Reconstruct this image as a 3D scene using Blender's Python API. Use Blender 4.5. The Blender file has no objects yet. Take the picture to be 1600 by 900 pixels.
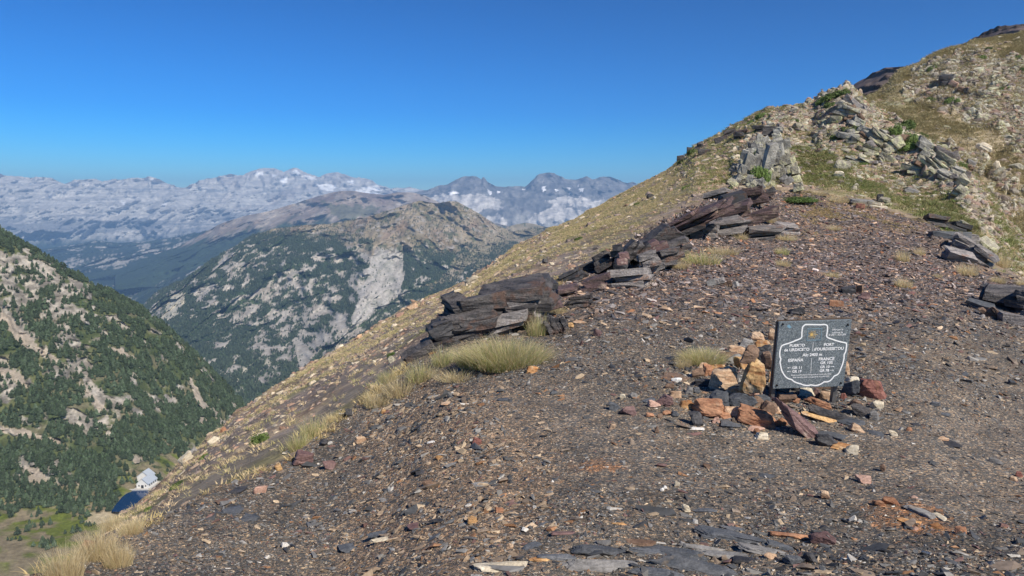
import bpy, bmesh, math, random
import numpy as np
from mathutils import Vector, Matrix, Euler

# ------------------------------------------------------------------ camera, sky, sun
sc = bpy.context.scene
C = sc.collection
F = 1160.0                      # focal length in pixels of the 1600 px wide photograph
PITCH = math.radians(6.0)
CAM = np.array([0.0, 0.0, 1.6])
cd = bpy.data.cameras.new('camera')
cam = bpy.data.objects.new('camera', cd)
C.objects.link(cam)
cam.location = CAM
cam.rotation_euler = (math.pi/2 - PITCH, 0, 0)
cd.sensor_width = 36.0
cd.lens = 36.0*F/1600.0
cd.clip_start = 0.05
cd.clip_end = 120000
sc.camera = cam

SUN_AZ = math.radians(142.0)    # clockwise from the view direction (+Y)
SUN_EL = math.radians(41.0)
world = bpy.data.worlds.new('World')
sc.world = world
world.use_nodes = True
wn = world.node_tree.nodes; wl = world.node_tree.links
for n in list(wn): wn.remove(n)
wo = wn.new('ShaderNodeOutputWorld'); bg = wn.new('ShaderNodeBackground')
sky = wn.new('ShaderNodeTexSky')
sky.sky_type = 'NISHITA'
sky.sun_disc = False
sky.sun_elevation = SUN_EL
sky.sun_rotation = SUN_AZ
sky.altitude = 2400
sky.air_density = 1.0
sky.dust_density = 0.2
sky.ozone_density = 3.0
hs = wn.new('ShaderNodeHueSaturation')
hs.inputs['Saturation'].default_value = 1.66
hs.inputs['Value'].default_value = 0.77
wl.new(sky.outputs[0], hs.inputs['Color'])
gm = wn.new('ShaderNodeGamma'); gm.inputs['Gamma'].default_value = 1.62
hs.inputs['Hue'].default_value = 0.486
wl.new(hs.outputs[0], gm.inputs['Color'])
wl.new(gm.outputs[0], bg.inputs['Color'])
bg.inputs['Strength'].default_value = 0.05
wl.new(bg.outputs[0], wo.inputs['Surface'])

sd = bpy.data.lights.new('sun', 'SUN')
sd.energy = 5.0
sd.angle = math.radians(0.55)
sd.color = (1.0, 0.92, 0.79)
sun = bpy.data.objects.new('sun', sd)
C.objects.link(sun)
sdir = Vector((math.sin(SUN_AZ)*math.cos(SUN_EL), math.cos(SUN_AZ)*math.cos(SUN_EL), math.sin(SUN_EL)))
sun.rotation_euler = sdir.to_track_quat('Z', 'Y').to_euler()
sun.location = (20, -20, 40)
sc.view_settings.view_transform = 'Standard'
sc.view_settings.look = 'None'
sc.view_settings.exposure = 0.36
sc.view_settings.gamma = 1.0
sc.cycles.volume_bounces = 0
sc.cycles.max_bounces = 5
sc.cycles.transparent_max_bounces = 8

LAKE_Z = -212.0
RNG = np.random.default_rng(11)
random.seed(5)

# ------------------------------------------------------------------ noise
def _h(ix, iy, iz, seed):
    h = (ix.astype(np.uint32)*np.uint32(374761393) + iy.astype(np.uint32)*np.uint32(668265263)
         + iz.astype(np.uint32)*np.uint32(2147483647) + np.uint32(seed*974711 & 0xffffffff))
    h = (h ^ (h >> np.uint32(13)))*np.uint32(1274126177)
    h = (h ^ (h >> np.uint32(16)))*np.uint32(2246822519)
    return h ^ (h >> np.uint32(15))

def pn(x, y, z, seed=0):
    x = np.asarray(x, float); y = np.broadcast_to(np.asarray(y, float), x.shape); z = np.broadcast_to(np.asarray(z, float), x.shape)
    fx = np.floor(x); fy = np.floor(y); fz = np.floor(z)
    ix = fx.astype(np.int64); iy = fy.astype(np.int64); iz = fz.astype(np.int64)
    x = x-fx; y = y-fy; z = z-fz
    u = x*x*x*(x*(x*6-15)+10); v = y*y*y*(y*(y*6-15)+10); w = z*z*z*(z*(z*6-15)+10)
    def g(dx, dy, dz):
        h = _h(ix+dx, iy+dy, iz+dz, seed)
        a = (h & np.uint32(1023)).astype(float)/511.5-1
        b = ((h >> np.uint32(10)) & np.uint32(1023)).astype(float)/511.5-1
        c = ((h >> np.uint32(20)) & np.uint32(1023)).astype(float)/511.5-1
        return a*(x-dx)+b*(y-dy)+c*(z-dz)
    def L(a, b, t): return a+(b-a)*t
    return L(L(L(g(0,0,0), g(1,0,0), u), L(g(0,1,0), g(1,1,0), u), v),
             L(L(g(0,0,1), g(1,0,1), u), L(g(0,1,1), g(1,1,1), u), v), w)*1.5

def fbm(x, y, z, oc=4, seed=0, gain=0.5, lac=2.03):
    s = 0; a = 1; t = 0
    for k in range(oc):
        s = s + a*pn(x, y, z, seed+k*7); t += a; a *= gain
        x = x*lac; y = y*lac; z = z*lac
    return s/t

def ridged(x, y, z, oc=4, seed=0, gain=0.5, lac=2.07):
    s = 0; a = 1; t = 0; w = 1
    for k in range(oc):
        n = (1-np.abs(pn(x, y, z, seed+k*11))*1.6)
        n = np.clip(n, 0, 1)**2
        s = s + a*n*w; w = np.clip(n*1.6, 0.25, 1); t += a; a *= gain
        x = x*lac; y = y*lac; z = z*lac
    return s/t

def sstep(a, b, x):
    t = np.clip((x-a)/(b-a), 0, 1); return t*t*(3-2*t)

# ------------------------------------------------------------------ camera geometry
CP, SP = math.cos(PITCH), math.sin(PITCH)
def rayh(px, py):
    """ray through a photograph pixel, scaled to unit horizontal length"""
    a = (np.asarray(px, float)-800)/F; b = (450-np.asarray(py, float))/F
    a, b = np.broadcast_arrays(a, b)
    d = np.stack([a, CP+b*SP, -SP+b*CP], -1)
    return d/np.hypot(d[..., 0], d[..., 1])[..., None]
def point(px, py, r):
    return CAM + rayh(px, py)*np.asarray(r)[..., None]
def project(P):
    P = np.asarray(P)-CAM
    dep = P[..., 1]*CP-P[..., 2]*SP
    up = P[..., 1]*SP+P[..., 2]*CP
    return 800+F*P[..., 0]/dep, 450-F*up/dep, dep

def inpoly(x, y, poly):
    r = np.zeros(x.shape, bool); n = len(poly)
    for i in range(n):
        x0, y0 = poly[i]; x1, y1 = poly[(i+1) % n]
        if y0 == y1: continue
        c = ((y0 > y) != (y1 > y)) & (x < (x1-x0)*(y-y0)/(y1-y0)+x0)
        r ^= c
    return r
def polymask(x, y, polys, warp=6, sc_=0.06, seed=3):
    dx = fbm(x*sc_, y*sc_, 0, 3, seed)*warp*2; dy = fbm(x*sc_, y*sc_, 5.5, 3, seed+1)*warp*2
    m = np.zeros(x.shape, bool)
    for p in polys: m |= inpoly(x+dx, y+dy, p)
    return m

# ------------------------------------------------------------------ object helpers
def setp(o, label=None, cat=None, group=None, kind=None):
    if label: o['label'] = label
    if cat: o['category'] = cat
    if group: o['group'] = group
    if kind: o['kind'] = kind
    return o
def link(name, me, parent=None):
    o = bpy.data.objects.new(name, me); C.objects.link(o)
    if parent is not None: o.parent = parent
    return o
def empty(name, loc=(0, 0, 0)):
    o = bpy.data.objects.new(name, None); C.objects.link(o); o.location = loc
    o.empty_display_size = 0.1
    return o
def mesh_np(name, V, Fq, mat=None, smooth=True, col=None, colname='col'):
    me = bpy.data.meshes.new(name)
    V = np.ascontiguousarray(V, np.float32).reshape(-1, 3); Fq = np.ascontiguousarray(Fq, np.int32)
    k = Fq.shape[1]
    me.vertices.add(len(V)); me.vertices.foreach_set('co', V.ravel())
    me.loops.add(Fq.size); me.loops.foreach_set('vertex_index', Fq.ravel())
    me.polygons.add(len(Fq)); me.polygons.foreach_set('loop_start', np.arange(0, Fq.size, k, dtype=np.int32))
    me.polygons.foreach_set('use_smooth', np.full(len(Fq), smooth))
    me.update(calc_edges=True)
    if col is not None:
        a = me.color_attributes.new(colname, 'FLOAT_COLOR', 'POINT')
        c = np.ones((len(V), 4), np.float32); c[:, :3] = np.asarray(col, np.float32).reshape(-1, 3)
        a.data.foreach_set('color', c.ravel())
    if mat: me.materials.append(mat)
    return me
def gridfaces(nr, nc):
    i = np.arange(nr*nc).reshape(nr, nc)
    return np.stack([i[:-1, :-1], i[:-1, 1:], i[1:, 1:], i[1:, :-1]], -1).reshape(-1, 4)

# ------------------------------------------------------------------ materials
class NT:
    def __init__(s, name):
        s.m = bpy.data.materials.new(name); s.m.use_nodes = True
        s.n = s.m.node_tree.nodes; s.l = s.m.node_tree.links
        s.b = s.n['Principled BSDF']; s.out = s.n['Material Output']
    def new(s, t, **k):
        n = s.n.new(t)
        for a, v in k.items(): setattr(n, a, v)
        return n
    def lk(s, a, b): s.l.new(a, b)
    def noise(s, scale, vec=None, detail=4, rough=0.55, dist=0):
        n = s.new('ShaderNodeTexNoise'); n.inputs['Scale'].default_value = scale
        n.inputs['Detail'].default_value = detail; n.inputs['Roughness'].default_value = rough
        n.inputs['Distortion'].default_value = dist
        if vec is not None: s.lk(vec, n.inputs['Vector'])
        return n
    def ramp(s, fac, pts, interp='LINEAR'):
        r = s.new('ShaderNodeValToRGB'); r.color_ramp.interpolation = interp
        e = r.color_ramp.elements
        while len(e) < len(pts): e.new(0.5)
        for i, (p, c) in enumerate(pts):
            e[i].position = p
            e[i].color = (c[0], c[1], c[2], 1) if hasattr(c, '__len__') else (c, c, c, 1)
        s.lk(fac, r.inputs[0]); return r
    def mix(s, a, b, fac, mode='MIX'):
        m = s.new('ShaderNodeMix', data_type='RGBA', blend_type=mode)
        for v, i in ((fac, 0), (a, 6), (b, 7)):
            if hasattr(v, 'is_output'): s.lk(v, m.inputs[i])
            elif hasattr(v, '__len__'): m.inputs[i].default_value = (v[0], v[1], v[2], 1)
            else: m.inputs[i].default_value = v
        return m.outputs[2]
    def bump(s, h, strength, dist, normal=None):
        b = s.new('ShaderNodeBump'); b.inputs['Strength'].default_value = strength
        b.inputs['Distance'].default_value = dist; s.lk(h, b.inputs['Height'])
        if normal is not None: s.lk(normal, b.inputs['Normal'])
        return b.outputs[0]

def mat_terrain(name, nscale, lo=0.7, hi=1.3, bumpd=0.0, rough=0.95, stretch=(1, 1, 1), bscale=None):
    t = NT(name)
    a = t.new('ShaderNodeAttribute', attribute_name='col')
    g = t.new('ShaderNodeNewGeometry')
    mp = t.new('ShaderNodeMapping'); mp.inputs['Scale'].default_value = stretch
    t.lk(g.outputs['Position'], mp.inputs[0])
    n = t.noise(nscale, mp.outputs[0], 8, 0.7)
    r = t.ramp(n.outputs['Fac'], [(0.3, lo), (0.7, hi)])
    c = t.mix(a.outputs['Color'], r.outputs[0], 1.0, 'MULTIPLY')
    t.lk(c, t.b.inputs['Base Color'])
    t.b.inputs['Roughness'].default_value = rough
    t.b.inputs['Specular IOR Level'].default_value = 0.2
    if bumpd:
        n2 = t.noise(bscale or nscale*1.3, mp.outputs[0], 8, 0.65)
        t.lk(t.bump(n2.outputs['Fac'], 1.0, bumpd), t.b.inputs['Normal'])
    return t.m

def mat_ground():
    t = NT('shale_ground')
    g = t.new('ShaderNodeNewGeometry')
    a = t.new('ShaderNodeAttribute', attribute_name='col')
    mp = t.new('ShaderNodeMapping'); mp.inputs['Scale'].default_value = (1, 1.3, 1.6)
    t.lk(g.outputs['Position'], mp.inputs[0])
    base = a.outputs['Color']
    v = t.new('ShaderNodeTexVoronoi'); v.inputs['Scale'].default_value = 70
    t.lk(mp.outputs[0], v.inputs['Vector'])
    sp = t.new('ShaderNodeSeparateColor'); t.lk(v.outputs['Color'], sp.inputs[0])
    r = t.ramp(sp.outputs[0], [(0.0, (0.35, 0.38, 0.42)), (0.35, (0.7, 0.7, 0.72)), (0.6, (1.0, 0.92, 0.85)), (0.78, (1.5, 1.2, 0.95)), (0.93, (2.6, 1.9, 1.3)), (1.0, (3.4, 3.0, 2.5))])
    c = t.mix(base, r.outputs[0], 0.85, 'MULTIPLY')
    v2 = t.new('ShaderNodeTexVoronoi'); v2.inputs['Scale'].default_value = 190
    t.lk(mp.outputs[0], v2.inputs['Vector'])
    sp2 = t.new('ShaderNodeSeparateColor'); t.lk(v2.outputs['Color'], sp2.inputs[0])
    r2 = t.ramp(sp2.outputs[1], [(0.0, 0.45), (0.5, 0.9), (0.9, 1.5), (1.0, 2.4)])
    c = t.mix(c, r2.outputs[0], 0.8, 'MULTIPLY')
    t.lk(c, t.b.inputs['Base Color'])
    t.b.inputs['Roughness'].default_value = 0.85
    t.b.inputs['Specular IOR Level'].default_value = 0.25
    b1 = t.bump(sp.outputs[1], 0.7, 0.006)
    n = t.noise(260, mp.outputs[0], 3, 0.6)
    b2 = t.bump(n.outputs['Fac'], 0.8, 0.004, b1)
    t.lk(b2, t.b.inputs['Normal'])
    return t.m

def mat_inst(name, rough=0.8, spec=0.3, nscale=30, bumpd=0.0, lo=0.75, hi=1.25):
    """colour comes from each instance"""
    t = NT(name)
    a = t.new('ShaderNodeAttribute', attribute_name='icol', attribute_type='INSTANCER')
    tc = t.new('ShaderNodeTexCoord')
    n = t.noise(nscale, tc.outputs['Object'], 3, 0.6)
    r = t.ramp(n.outputs['Fac'], [(0.3, lo), (0.7, hi)])
    t.lk(t.mix(a.outputs['Color'], r.outputs[0], 1.0, 'MULTIPLY'), t.b.inputs['Base Color'])
    t.b.inputs['Roughness'].default_value = rough
    t.b.inputs['Specular IOR Level'].default_value = spec
    if bumpd: t.lk(t.bump(n.outputs['Fac'], 0.7, bumpd), t.b.inputs['Normal'])
    return t.m

def mat_vcol(name, rough=0.85, spec=0.2, trans=0.0, lo=.62, hi=1.5):
    t = NT(name)
    a = t.new('ShaderNodeAttribute', attribute_name='col')
    oi = t.new('ShaderNodeObjectInfo')
    r = t.ramp(oi.outputs['Random'], [(0, lo), (.6, 1.0), (1, hi)])
    c = t.mix(a.outputs['Color'], r.outputs[0], 1.0, 'MULTIPLY')
    t.lk(c, t.b.inputs['Base Color'])
    t.b.inputs['Roughness'].default_value = rough
    t.b.inputs['Specular IOR Level'].default_value = spec
    if trans:
        tr = t.new('ShaderNodeBsdfTranslucent'); t.lk(c, tr.inputs[0])
        mx = t.new('ShaderNodeMixShader'); mx.inputs[0].default_value = trans
        t.lk(t.b.outputs[0], mx.inputs[1]); t.lk(tr.outputs[0], mx.inputs[2]); t.lk(mx.outputs[0], t.out.inputs['Surface'])
    return t.m

_rock = {}
def mat_rock(key, c1, c2, c3=None, scale=9, bumpd=0.006, rough=0.8, strata=(1, 1, 4), amt3=0.62, spec=0.3):
    if key in _rock: return _rock[key]
    t = NT(key)
    tc = t.new('ShaderNodeTexCoord'); oi = t.new('ShaderNodeObjectInfo')
    mp = t.new('ShaderNodeMapping'); mp.inputs['Scale'].default_value = strata
    t.lk(tc.outputs['Object'], mp.inputs[0]); t.lk(oi.outputs['Location'], mp.inputs['Location'])
    n = t.noise(scale, mp.outputs[0], 7, 0.65, 0.4)
    r = t.ramp(n.outputs['Fac'], [(0.36, c1), (0.62, c2)])
    c = r.outputs[0]
    if c3 is not None:
        n3 = t.noise(scale*0.6, tc.outputs['Object'], 5, 0.6, 0.6); t.lk(oi.outputs['Random'], n3.inputs['W']) if 'W' in n3.inputs and n3.noise_dimensions == '4D' else None
        r3 = t.ramp(n3.outputs['Fac'], [(amt3-0.06, 0.0), (amt3+0.04, 1.0)])
        c = t.mix(c, c3, r3.outputs[0])
    nf = t.noise(scale*9, tc.outputs['Object'], 4, 0.7)
    rf = t.ramp(nf.outputs['Fac'], [(0.3, 0.62), (0.7, 1.4)])
    c = t.mix(c, rf.outputs[0], 1.0, 'MULTIPLY')
    rr = t.ramp(oi.outputs['Random'], [(0, 0.78), (1, 1.22)])
    c = t.mix(c, rr.outputs[0], 1.0, 'MULTIPLY')
    t.lk(c, t.b.inputs['Base Color'])
    t.b.inputs['Roughness'].default_value = rough
    t.b.inputs['Specular IOR Level'].default_value = spec
    b = t.bump(n.outputs['Fac'], 0.9, bumpd*2)
    t.lk(t.bump(nf.outputs['Fac'], 0.8, bumpd*0.6, b), t.b.inputs['Normal'])
    _rock[key] = t.m
    return t.m
def mat_plain(name, col, rough=0.6, metal=0.0, spec=0.4, nscale=0, var=0.2):
    t = NT(name)
    t.b.inputs['Base Color'].default_value = (*col, 1)
    if nscale:
        tc = t.new('ShaderNodeTexCoord')
        n = t.noise(nscale, tc.outputs['Object'], 5, 0.6)
        r = t.ramp(n.outputs['Fac'], [(0.3, tuple(x*(1-var) for x in col)), (0.7, tuple(min(1, x*(1+var)) for x in col))])
        t.lk(r.outputs[0], t.b.inputs['Base Color'])
    t.b.inputs['Roughness'].default_value = rough
    t.b.inputs['Metallic'].default_value = metal
    t.b.inputs['Specular IOR Level'].default_value = spec
    return t.m

# ------------------------------------------------------------------ terrain sheets
def pchip(Y, n):
    """Y: (k, nc) rows -> monotone smooth interpolation, n steps between rows"""
    k = Y.shape[0]; d = np.diff(Y, axis=0)
    m = np.zeros_like(Y); m[0] = d[0]; m[-1] = d[-1]
    for i in range(1, k-1):
        s = np.where(d[i-1]*d[i] > 0, 2*d[i-1]*d[i]/(d[i-1]+d[i]+1e-30), 0); m[i] = s
    out = []
    for i in range(k-1):
        cnt = n[i] if hasattr(n, '__len__') else n
        for t in np.arange(cnt)/cnt:
            out.append((2*t**3-3*t**2+1)*Y[i]+(t**3-2*t**2+t)*m[i]+(-2*t**3+3*t**2)*Y[i+1]+(t**3-t**2)*m[i+1])
    out.append(Y[-1]); return np.array(out)

def level_r(px, py, z):
    d = rayh(px, py); return (z-CAM[2])/d[..., 2]

def smooth1(a, k):
    w = np.exp(-(np.arange(-2*k, 2*k+1)/k)**2); w /= w.sum()
    return np.convolve(np.pad(a, 2*k, 'edge'), w, 'valid')
def sheet(xs, rows, n, sm=0):
    ys, rs = [], []
    for row in rows:
        row = [(a, b, level_r(a, b, LAKE_Z) if c == 'L' else c) for a, b, c in row]
        p = np.array(row, float)
        ys.append(np.interp(xs, p[:, 0], p[:, 1])); rs.append(1/np.interp(xs, p[:, 0], p[:, 2]))
    if sm: rs = [smooth1(a, sm) for a in rs]
    if sm: ys = [smooth1(a, 2) for a in ys]
    ys = np.array(ys); rs = np.array(rs)
    PY = pchip(ys, n); R = 1/pchip(rs, n)
    PX = np.broadcast_to(xs, PY.shape).copy()
    return point(PX, PY, R), PX, PY, R


def lerpc(a, b, t):
    return np.asarray(a)*(1-t[..., None]) + np.asarray(b)*t[..., None]
def dirh(P):
    d = P-CAM; d[..., 2] = 0
    return d/np.linalg.norm(d, axis=-1, keepdims=True)
def structure(name, P, col, mat, smooth=True, flip=False, label=None):
    nr, nc = P.shape[:2]
    f = gridfaces(nr, nc)
    o = link(name, mesh_np(name, P.reshape(-1, 3), f, mat, smooth, col.reshape(-1, 3)))
    o['kind'] = 'structure'
    if label: o['label'] = label
    return o

# --- far limestone range on the left
SN_L = [[(398,270),(410,268),(412,274),(400,275)],[(436,283),(448,276),(450,283),(444,288)],[(470,273),(492,275),(496,282),(478,280)],
        [(494,290),(512,287),(526,290),(520,299),(504,299)],[(565,293),(590,290),(596,297),(570,299)],[(186,316),(197,314),(194,320)],[(252,319),(262,317),(260,323)],
        [(450,268),(462,265),(470,270),(458,274)],[(540,284),(552,283),(552,288)],[(422,274),(432,273),(430,278)],[(540,300),(560,296),(600,303),(560,303)]]
xs = np.arange(-420, 760, 2.0)
top = [(-420,262,17000),(-150,268,16500),(0,273,16000),(40,277,16000),(78,277,16000),(100,287,15800),(115,282,15800),(150,279,15800),(160,284,15800),(175,279,16000),(197,281,16000),(210,278,16000),(235,277,16000),(250,280,16000),(275,292,16000),(290,293,16000),(315,281,16000),(340,276,16200),(360,272,16500),(380,275,16500),(392,266,16800),(408,262,17000),(430,263,17000),(444,269,17000),(455,262,17000),(464,261,17000),(480,270,17000),(500,276,17000),(512,270,17000),(530,269,17000),(552,277,17000),(575,279,17000),(592,289,17000),(610,294,17000),(640,293,17000),(662,297,17000),(690,303,17000),(760,310,17000)]
rows = [[(-420,420,12500),(760,420,12500)], [(-420,372,13300),(0,376,13300),(240,370,13300),(420,352,13400),(760,340,13800)],
        [(-420,330,14300),(200,332,14300),(500,320,15000),(760,318,15500)], [(-420,305,15200),(200,306,15200),(500,298,16000),(760,310,16300)], top]
P, PX, PY, R = sheet(xs, rows, [10, 34, 22, 22])
z = P[..., 2]; lat = P[..., 0]
g = ridged(lat/900, z/1500, R/2500, 6, 21)
g2 = ridged((lat+z*.5)/240+3, z/700, R/700, 6, 22)
st = fbm(lat/2500, z/46, 0.3, 3, 23)
st2 = fbm(lat/1200, z/120+lat/6000, 0.3, 2, 27)
low = sstep(322, 345, PY)*sstep(395, 360, PY)
P -= dirh(P.copy())*((g-.4)*(520+380*low)+(g2-.4)*(330+220*low)+st*75+st2*150)[..., None]
P[..., 2] += (fbm(lat/300, R/500, 0, 5, 24)*38)*sstep(300, 285, PY)+ (g2-.4)*20
zz = fbm(lat/900, z/34, 1, 6, 25, gain=.6)*.8
blue = sstep(0.0, .3, fbm((lat-z*1.2)/420, z/150, 2, 6, 26, gain=.6)+low*.45-.18+st*.5)
col = lerpc((.52, .505, .475), (.27, .275, .28), np.clip(blue, 0, 1))
scr = sstep(.1, .3, fbm(lat/260, z/500, 7, 4, 28))
col = lerpc(col, (.62, .59, .55), scr*.6*sstep(352, 330, PY))
col *= (1+.8*zz)[..., None]
foot = sstep(366, 384, PY+fbm(lat/200, z/300, 0, 4, 29)*22)
col = lerpc(col, (.025, .045, .03), foot)
brn = sstep(.05, .3, fbm(lat/600, z/300, 9, 3, 30))*sstep(300, 380, PX)*.5
col = lerpc(col, (.26, .22, .20), brn*(1-foot))
snow = polymask(PX, PY, SN_L, 1.6, .25)
col[snow] = (1.0, 1.0, 1.0)
M_FAR = mat_terrain('far_rock', 0.008, .62, 1.4, 26, stretch=(1, 1, 1.8), bscale=.012)
structure('mountain_range', P, col, M_FAR, label='pale grey limestone mountain range with snow patches on the left horizon')

# --- far grey massif right of centre
SN_R = [[(846,292),(852,291),(853,299),(848,300)],[(885,293),(892,295),(890,299)],[(903,296),(912,294),(910,300)],[(763,296),(768,300),(767,306),(762,300)],
        [(700,301),(712,298),(718,302),(704,304)],[(776,298),(784,300),(778,303)],[(866,296),(872,297),(869,301)],[(888,300),(893,301),(890,304)],[(815,294),(822,296),(818,298)],[(902,290),(905,288),(904,292)]]
xs = np.arange(560, 1240, 1.7)
top = [(560,330,12500),(630,303,12500),(650,300,12500),(668,297,12500),(685,290,12500),(700,288,12500),(712,280,12500),(728,275,12500),(745,276,12500),(752,280,12500),(755,276,12500),(762,285,12500),(775,292,12500),(790,292,12600),(812,291,12700),(820,292,12700),(832,281,12700),(840,273,12700),(852,270,12700),(866,271,12700),(874,276,12700),(884,281,12700),(902,280,12800),(916,276,12800),(926,281,12800),(938,276,12800),(952,276,12800),(965,281,12800),(980,286,12800),(988,284,12800),(1002,289,12800),(1060,300,12800),(1240,320,12800)]
rows = [[(560,420,9500),(1240,420,9500)], [(560,355,10600),(1240,355,10600)], [(560,334,11300),(700,318,11300),(850,312,11500),(1240,330,11500)], top]
P, PX, PY, R = sheet(xs, rows, [10, 26, 44])
z = P[..., 2]; lat = P[..., 0]
g = ridged(lat/700+7, z/1200, R/1500, 6, 41); g2 = ridged(lat/200+3, z/700, R/700, 5, 42)
P -= dirh(P.copy())*((g-.4)*420+(g2-.4)*110)[..., None]
P[..., 2] += fbm(lat/200, R/400, 0, 5, 44)*30*sstep(310, 290, PY)
dark = fbm(lat/300, z/200+lat/1500, 2, 6, 46, gain=.62)
col = lerpc((.13, .13, .14), (.26, .255, .25), sstep(-.25, .3, dark))
col = lerpc(col, (.34, .335, .32), sstep(-.1, .3, fbm(lat/160, z/90, 4, 5, 49)+.3*sstep(332, 346, PY))*sstep(325, 345, PY))
pale = polymask(PX, PY, [[(690,303),(720,305),(745,300),(780,312),(786,325),(740,333),(700,325),(660,315),(640,318)],[(850,313),(880,307),(930,312),(985,310),(1000,290),(1010,300),(960,330),(900,322),(860,318)],[(750,345),(780,335),(800,360),(770,360)],[(820,345),(870,318),(930,335),(900,352),(860,340),(840,360)]], 4, .12)
col = lerpc(col, (.66, .63, .59), pale*np.clip(.85+fbm(lat/120, z/60, 0, 4, 47), 0, 1))
col *= (1+.5*fbm(lat/60, z/60, 1, 5, 48))[..., None]
snow = polymask(PX, PY, SN_R, 1.3, .3)
col[snow] = (1.0, 1.0, 1.0)
structure('mountain', P, col, M_FAR, label='dark grey massif with pale bands and snow flecks right of centre on the horizon')

# --- brown rounded mountain in the middle distance
xs = np.arange(180, 900, 2.0)
top = [(180,420,8000),(280,385,8000),(322,362,8000),(345,349,8000),(385,337,8000),(420,330,8000),(450,321,8200),(480,312,8300),(505,303,8300),(530,298,8300),(550,298,8300),(580,302,8300),(600,304,8300),(620,300,8300),(645,301,8300),(665,306,8300),(690,318,8300),(760,345,8300),(900,380,8300)]
rows = [[(180,450,6000),(900,450,6000)], [(180,440,6600),(400,390,6600),(600,380,6600),(900,420,6600)], [(180,428,7400),(400,352,7400),(540,326,7400),(700,340,7400),(900,400,7400)], top]
P, PX, PY, R = sheet(xs, rows, [8, 30, 30])
z = P[..., 2]; lat = P[..., 0]
g = ridged(lat/500+7, z/900, R/800, 6, 51); g2 = ridged(lat/130+3, z/400, R/300, 5, 52)
P -= dirh(P.copy())*((g-.4)*380+(g2-.4)*90)[..., None]
P[..., 2] += fbm(lat/150, R/200, 0, 5, 54)*9
n1 = fbm(lat/200, z/110, 2, 5, 56)
col = lerpc((.24, .19, .155), (.37, .325, .28), sstep(-.2, .35, n1))
col = lerpc(col, (.13, .09, .085), polymask(PX, PY, [[(560,300),(610,304),(600,318),(565,312)],[(490,308),(530,300),(520,315),(470,330)]], 5, .1)*.6)
wood = sstep(-2, 14, PY-np.interp(PX, [300, 400, 430, 480, 560, 640], [372, 352, 348, 338, 340, 348])+fbm(lat/120, z/120, 4, 5, 57)*26)
col = lerpc(col, (.03, .05, .03), wood)
col = lerpc(col, (.06, .08, .028), polymask(PX, PY, [[(500,315),(560,318),(600,330),(560,340),(520,335)]], 10, .08)*.6)
col *= (1+.5*fbm(lat/60, z/40, 1, 4, 58))[..., None]
M_MIDFAR = mat_terrain('mid_far_rock', 0.02, .7, 1.35, 8, bscale=.03)
structure('mountain', P, col, M_MIDFAR, label='rounded brown mountain in the middle distance below the snowy range')

# --- blue wooded hills in the deep valley
xs = np.arange(-420, 640, 2.0)
top = [(-420,400,10500),(0,392,10500),(60,388,10500),(130,380,10500),(150,375,10500),(180,380,10500),(230,376,10500),(270,371,10500),(320,360,9500),(380,357,8600),(400,352,8200),(640,352,8000)]
rows = [[(-420,560,4300),(210,520,4300),(640,520,4300)], [(-420,500,5200),(210,474,5400),(300,440,5600),(640,430,5600)], [(-420,440,7000),(100,440,7000),(210,450,6600),(300,415,6600),(420,380,6600),(640,380,6600)],
        [(-420,415,8800),(100,412,8800),(300,395,8000),(640,365,7400)], top]
P, PX, PY, R = sheet(xs, rows, [10, 24, 26, 22])
z = P[..., 2]; lat = P[..., 0]
g = ridged(lat/700+2, z/700, R/1300, 6, 61); g2 = ridged(lat/150+3, z/300, R/400, 6, 62)
P -= dirh(P.copy())*((g-.4)*620+(g2-.4)*200)[..., None]
P[..., 2] += fbm(lat/220, R/260, 0, 5, 64)*22
n1 = fbm(lat/110, z/60, R/260, 6, 66, gain=.62)
reg = polymask(PX, PY, [[(65,380),(110,375),(120,395),(70,400)],[(215,382),(300,375),(290,395),(225,400)],[(90,408),(140,408),(130,420),(100,420)],[(150,410),(200,405),(200,425),(160,425)],[(320,405),(400,380),(400,400),(330,430),(300,430)],[(240,405),(262,403),(258,414),(245,412)]], 12, .05)
rock = sstep(.15, .26, n1+reg*.17-.06*(PY > 445))
col = lerpc((.016, .030, .022), (.032, .05, .03), sstep(-.2, .3, fbm(lat/160, z/160, 2, 4, 67)))
col = lerpc(col, (.38, .36, .32), rock)
col *= (1+.5*fbm(lat/50, z/40, 1, 4, 68))[..., None]
structure('valley', P, col, M_MIDFAR, label='blue hazy wooded hills at the bottom of the deep valley')

# --- small tan hill beyond the saddle
xs = np.arange(700, 1000, 2.0)
top = [(700,380,6000),(770,362,6000),(785,357,6000),(800,352,6000),(820,348,6200),(835,350,6200),(850,354,6200),(870,356,6200),(1000,372,6200)]
rows = [[(700,450,4900),(1000,450,4900)], [(700,400,5400),(1000,400,5400)], top]
P, PX, PY, R = sheet(xs, rows, [12, 30])
z = P[..., 2]; lat = P[..., 0]
P -= dirh(P.copy())*((ridged(lat/300, z/400, R/500, 5, 71)-.4)*160)[..., None]
col = lerpc((.20, .17, .11), (.33, .28, .20), sstep(-.2, .3, fbm(lat/90, z/60, 0, 5, 72)))
col = lerpc(col, (.04, .06, .03), sstep(.05, .2, fbm(lat/70, z/60, 4, 5, 73)+sstep(368, 385, PY)*.3-.1))
structure('hill', P, col, M_MIDFAR, label='small tan hill seen over the brown slope beside the wooded mountain')

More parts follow.
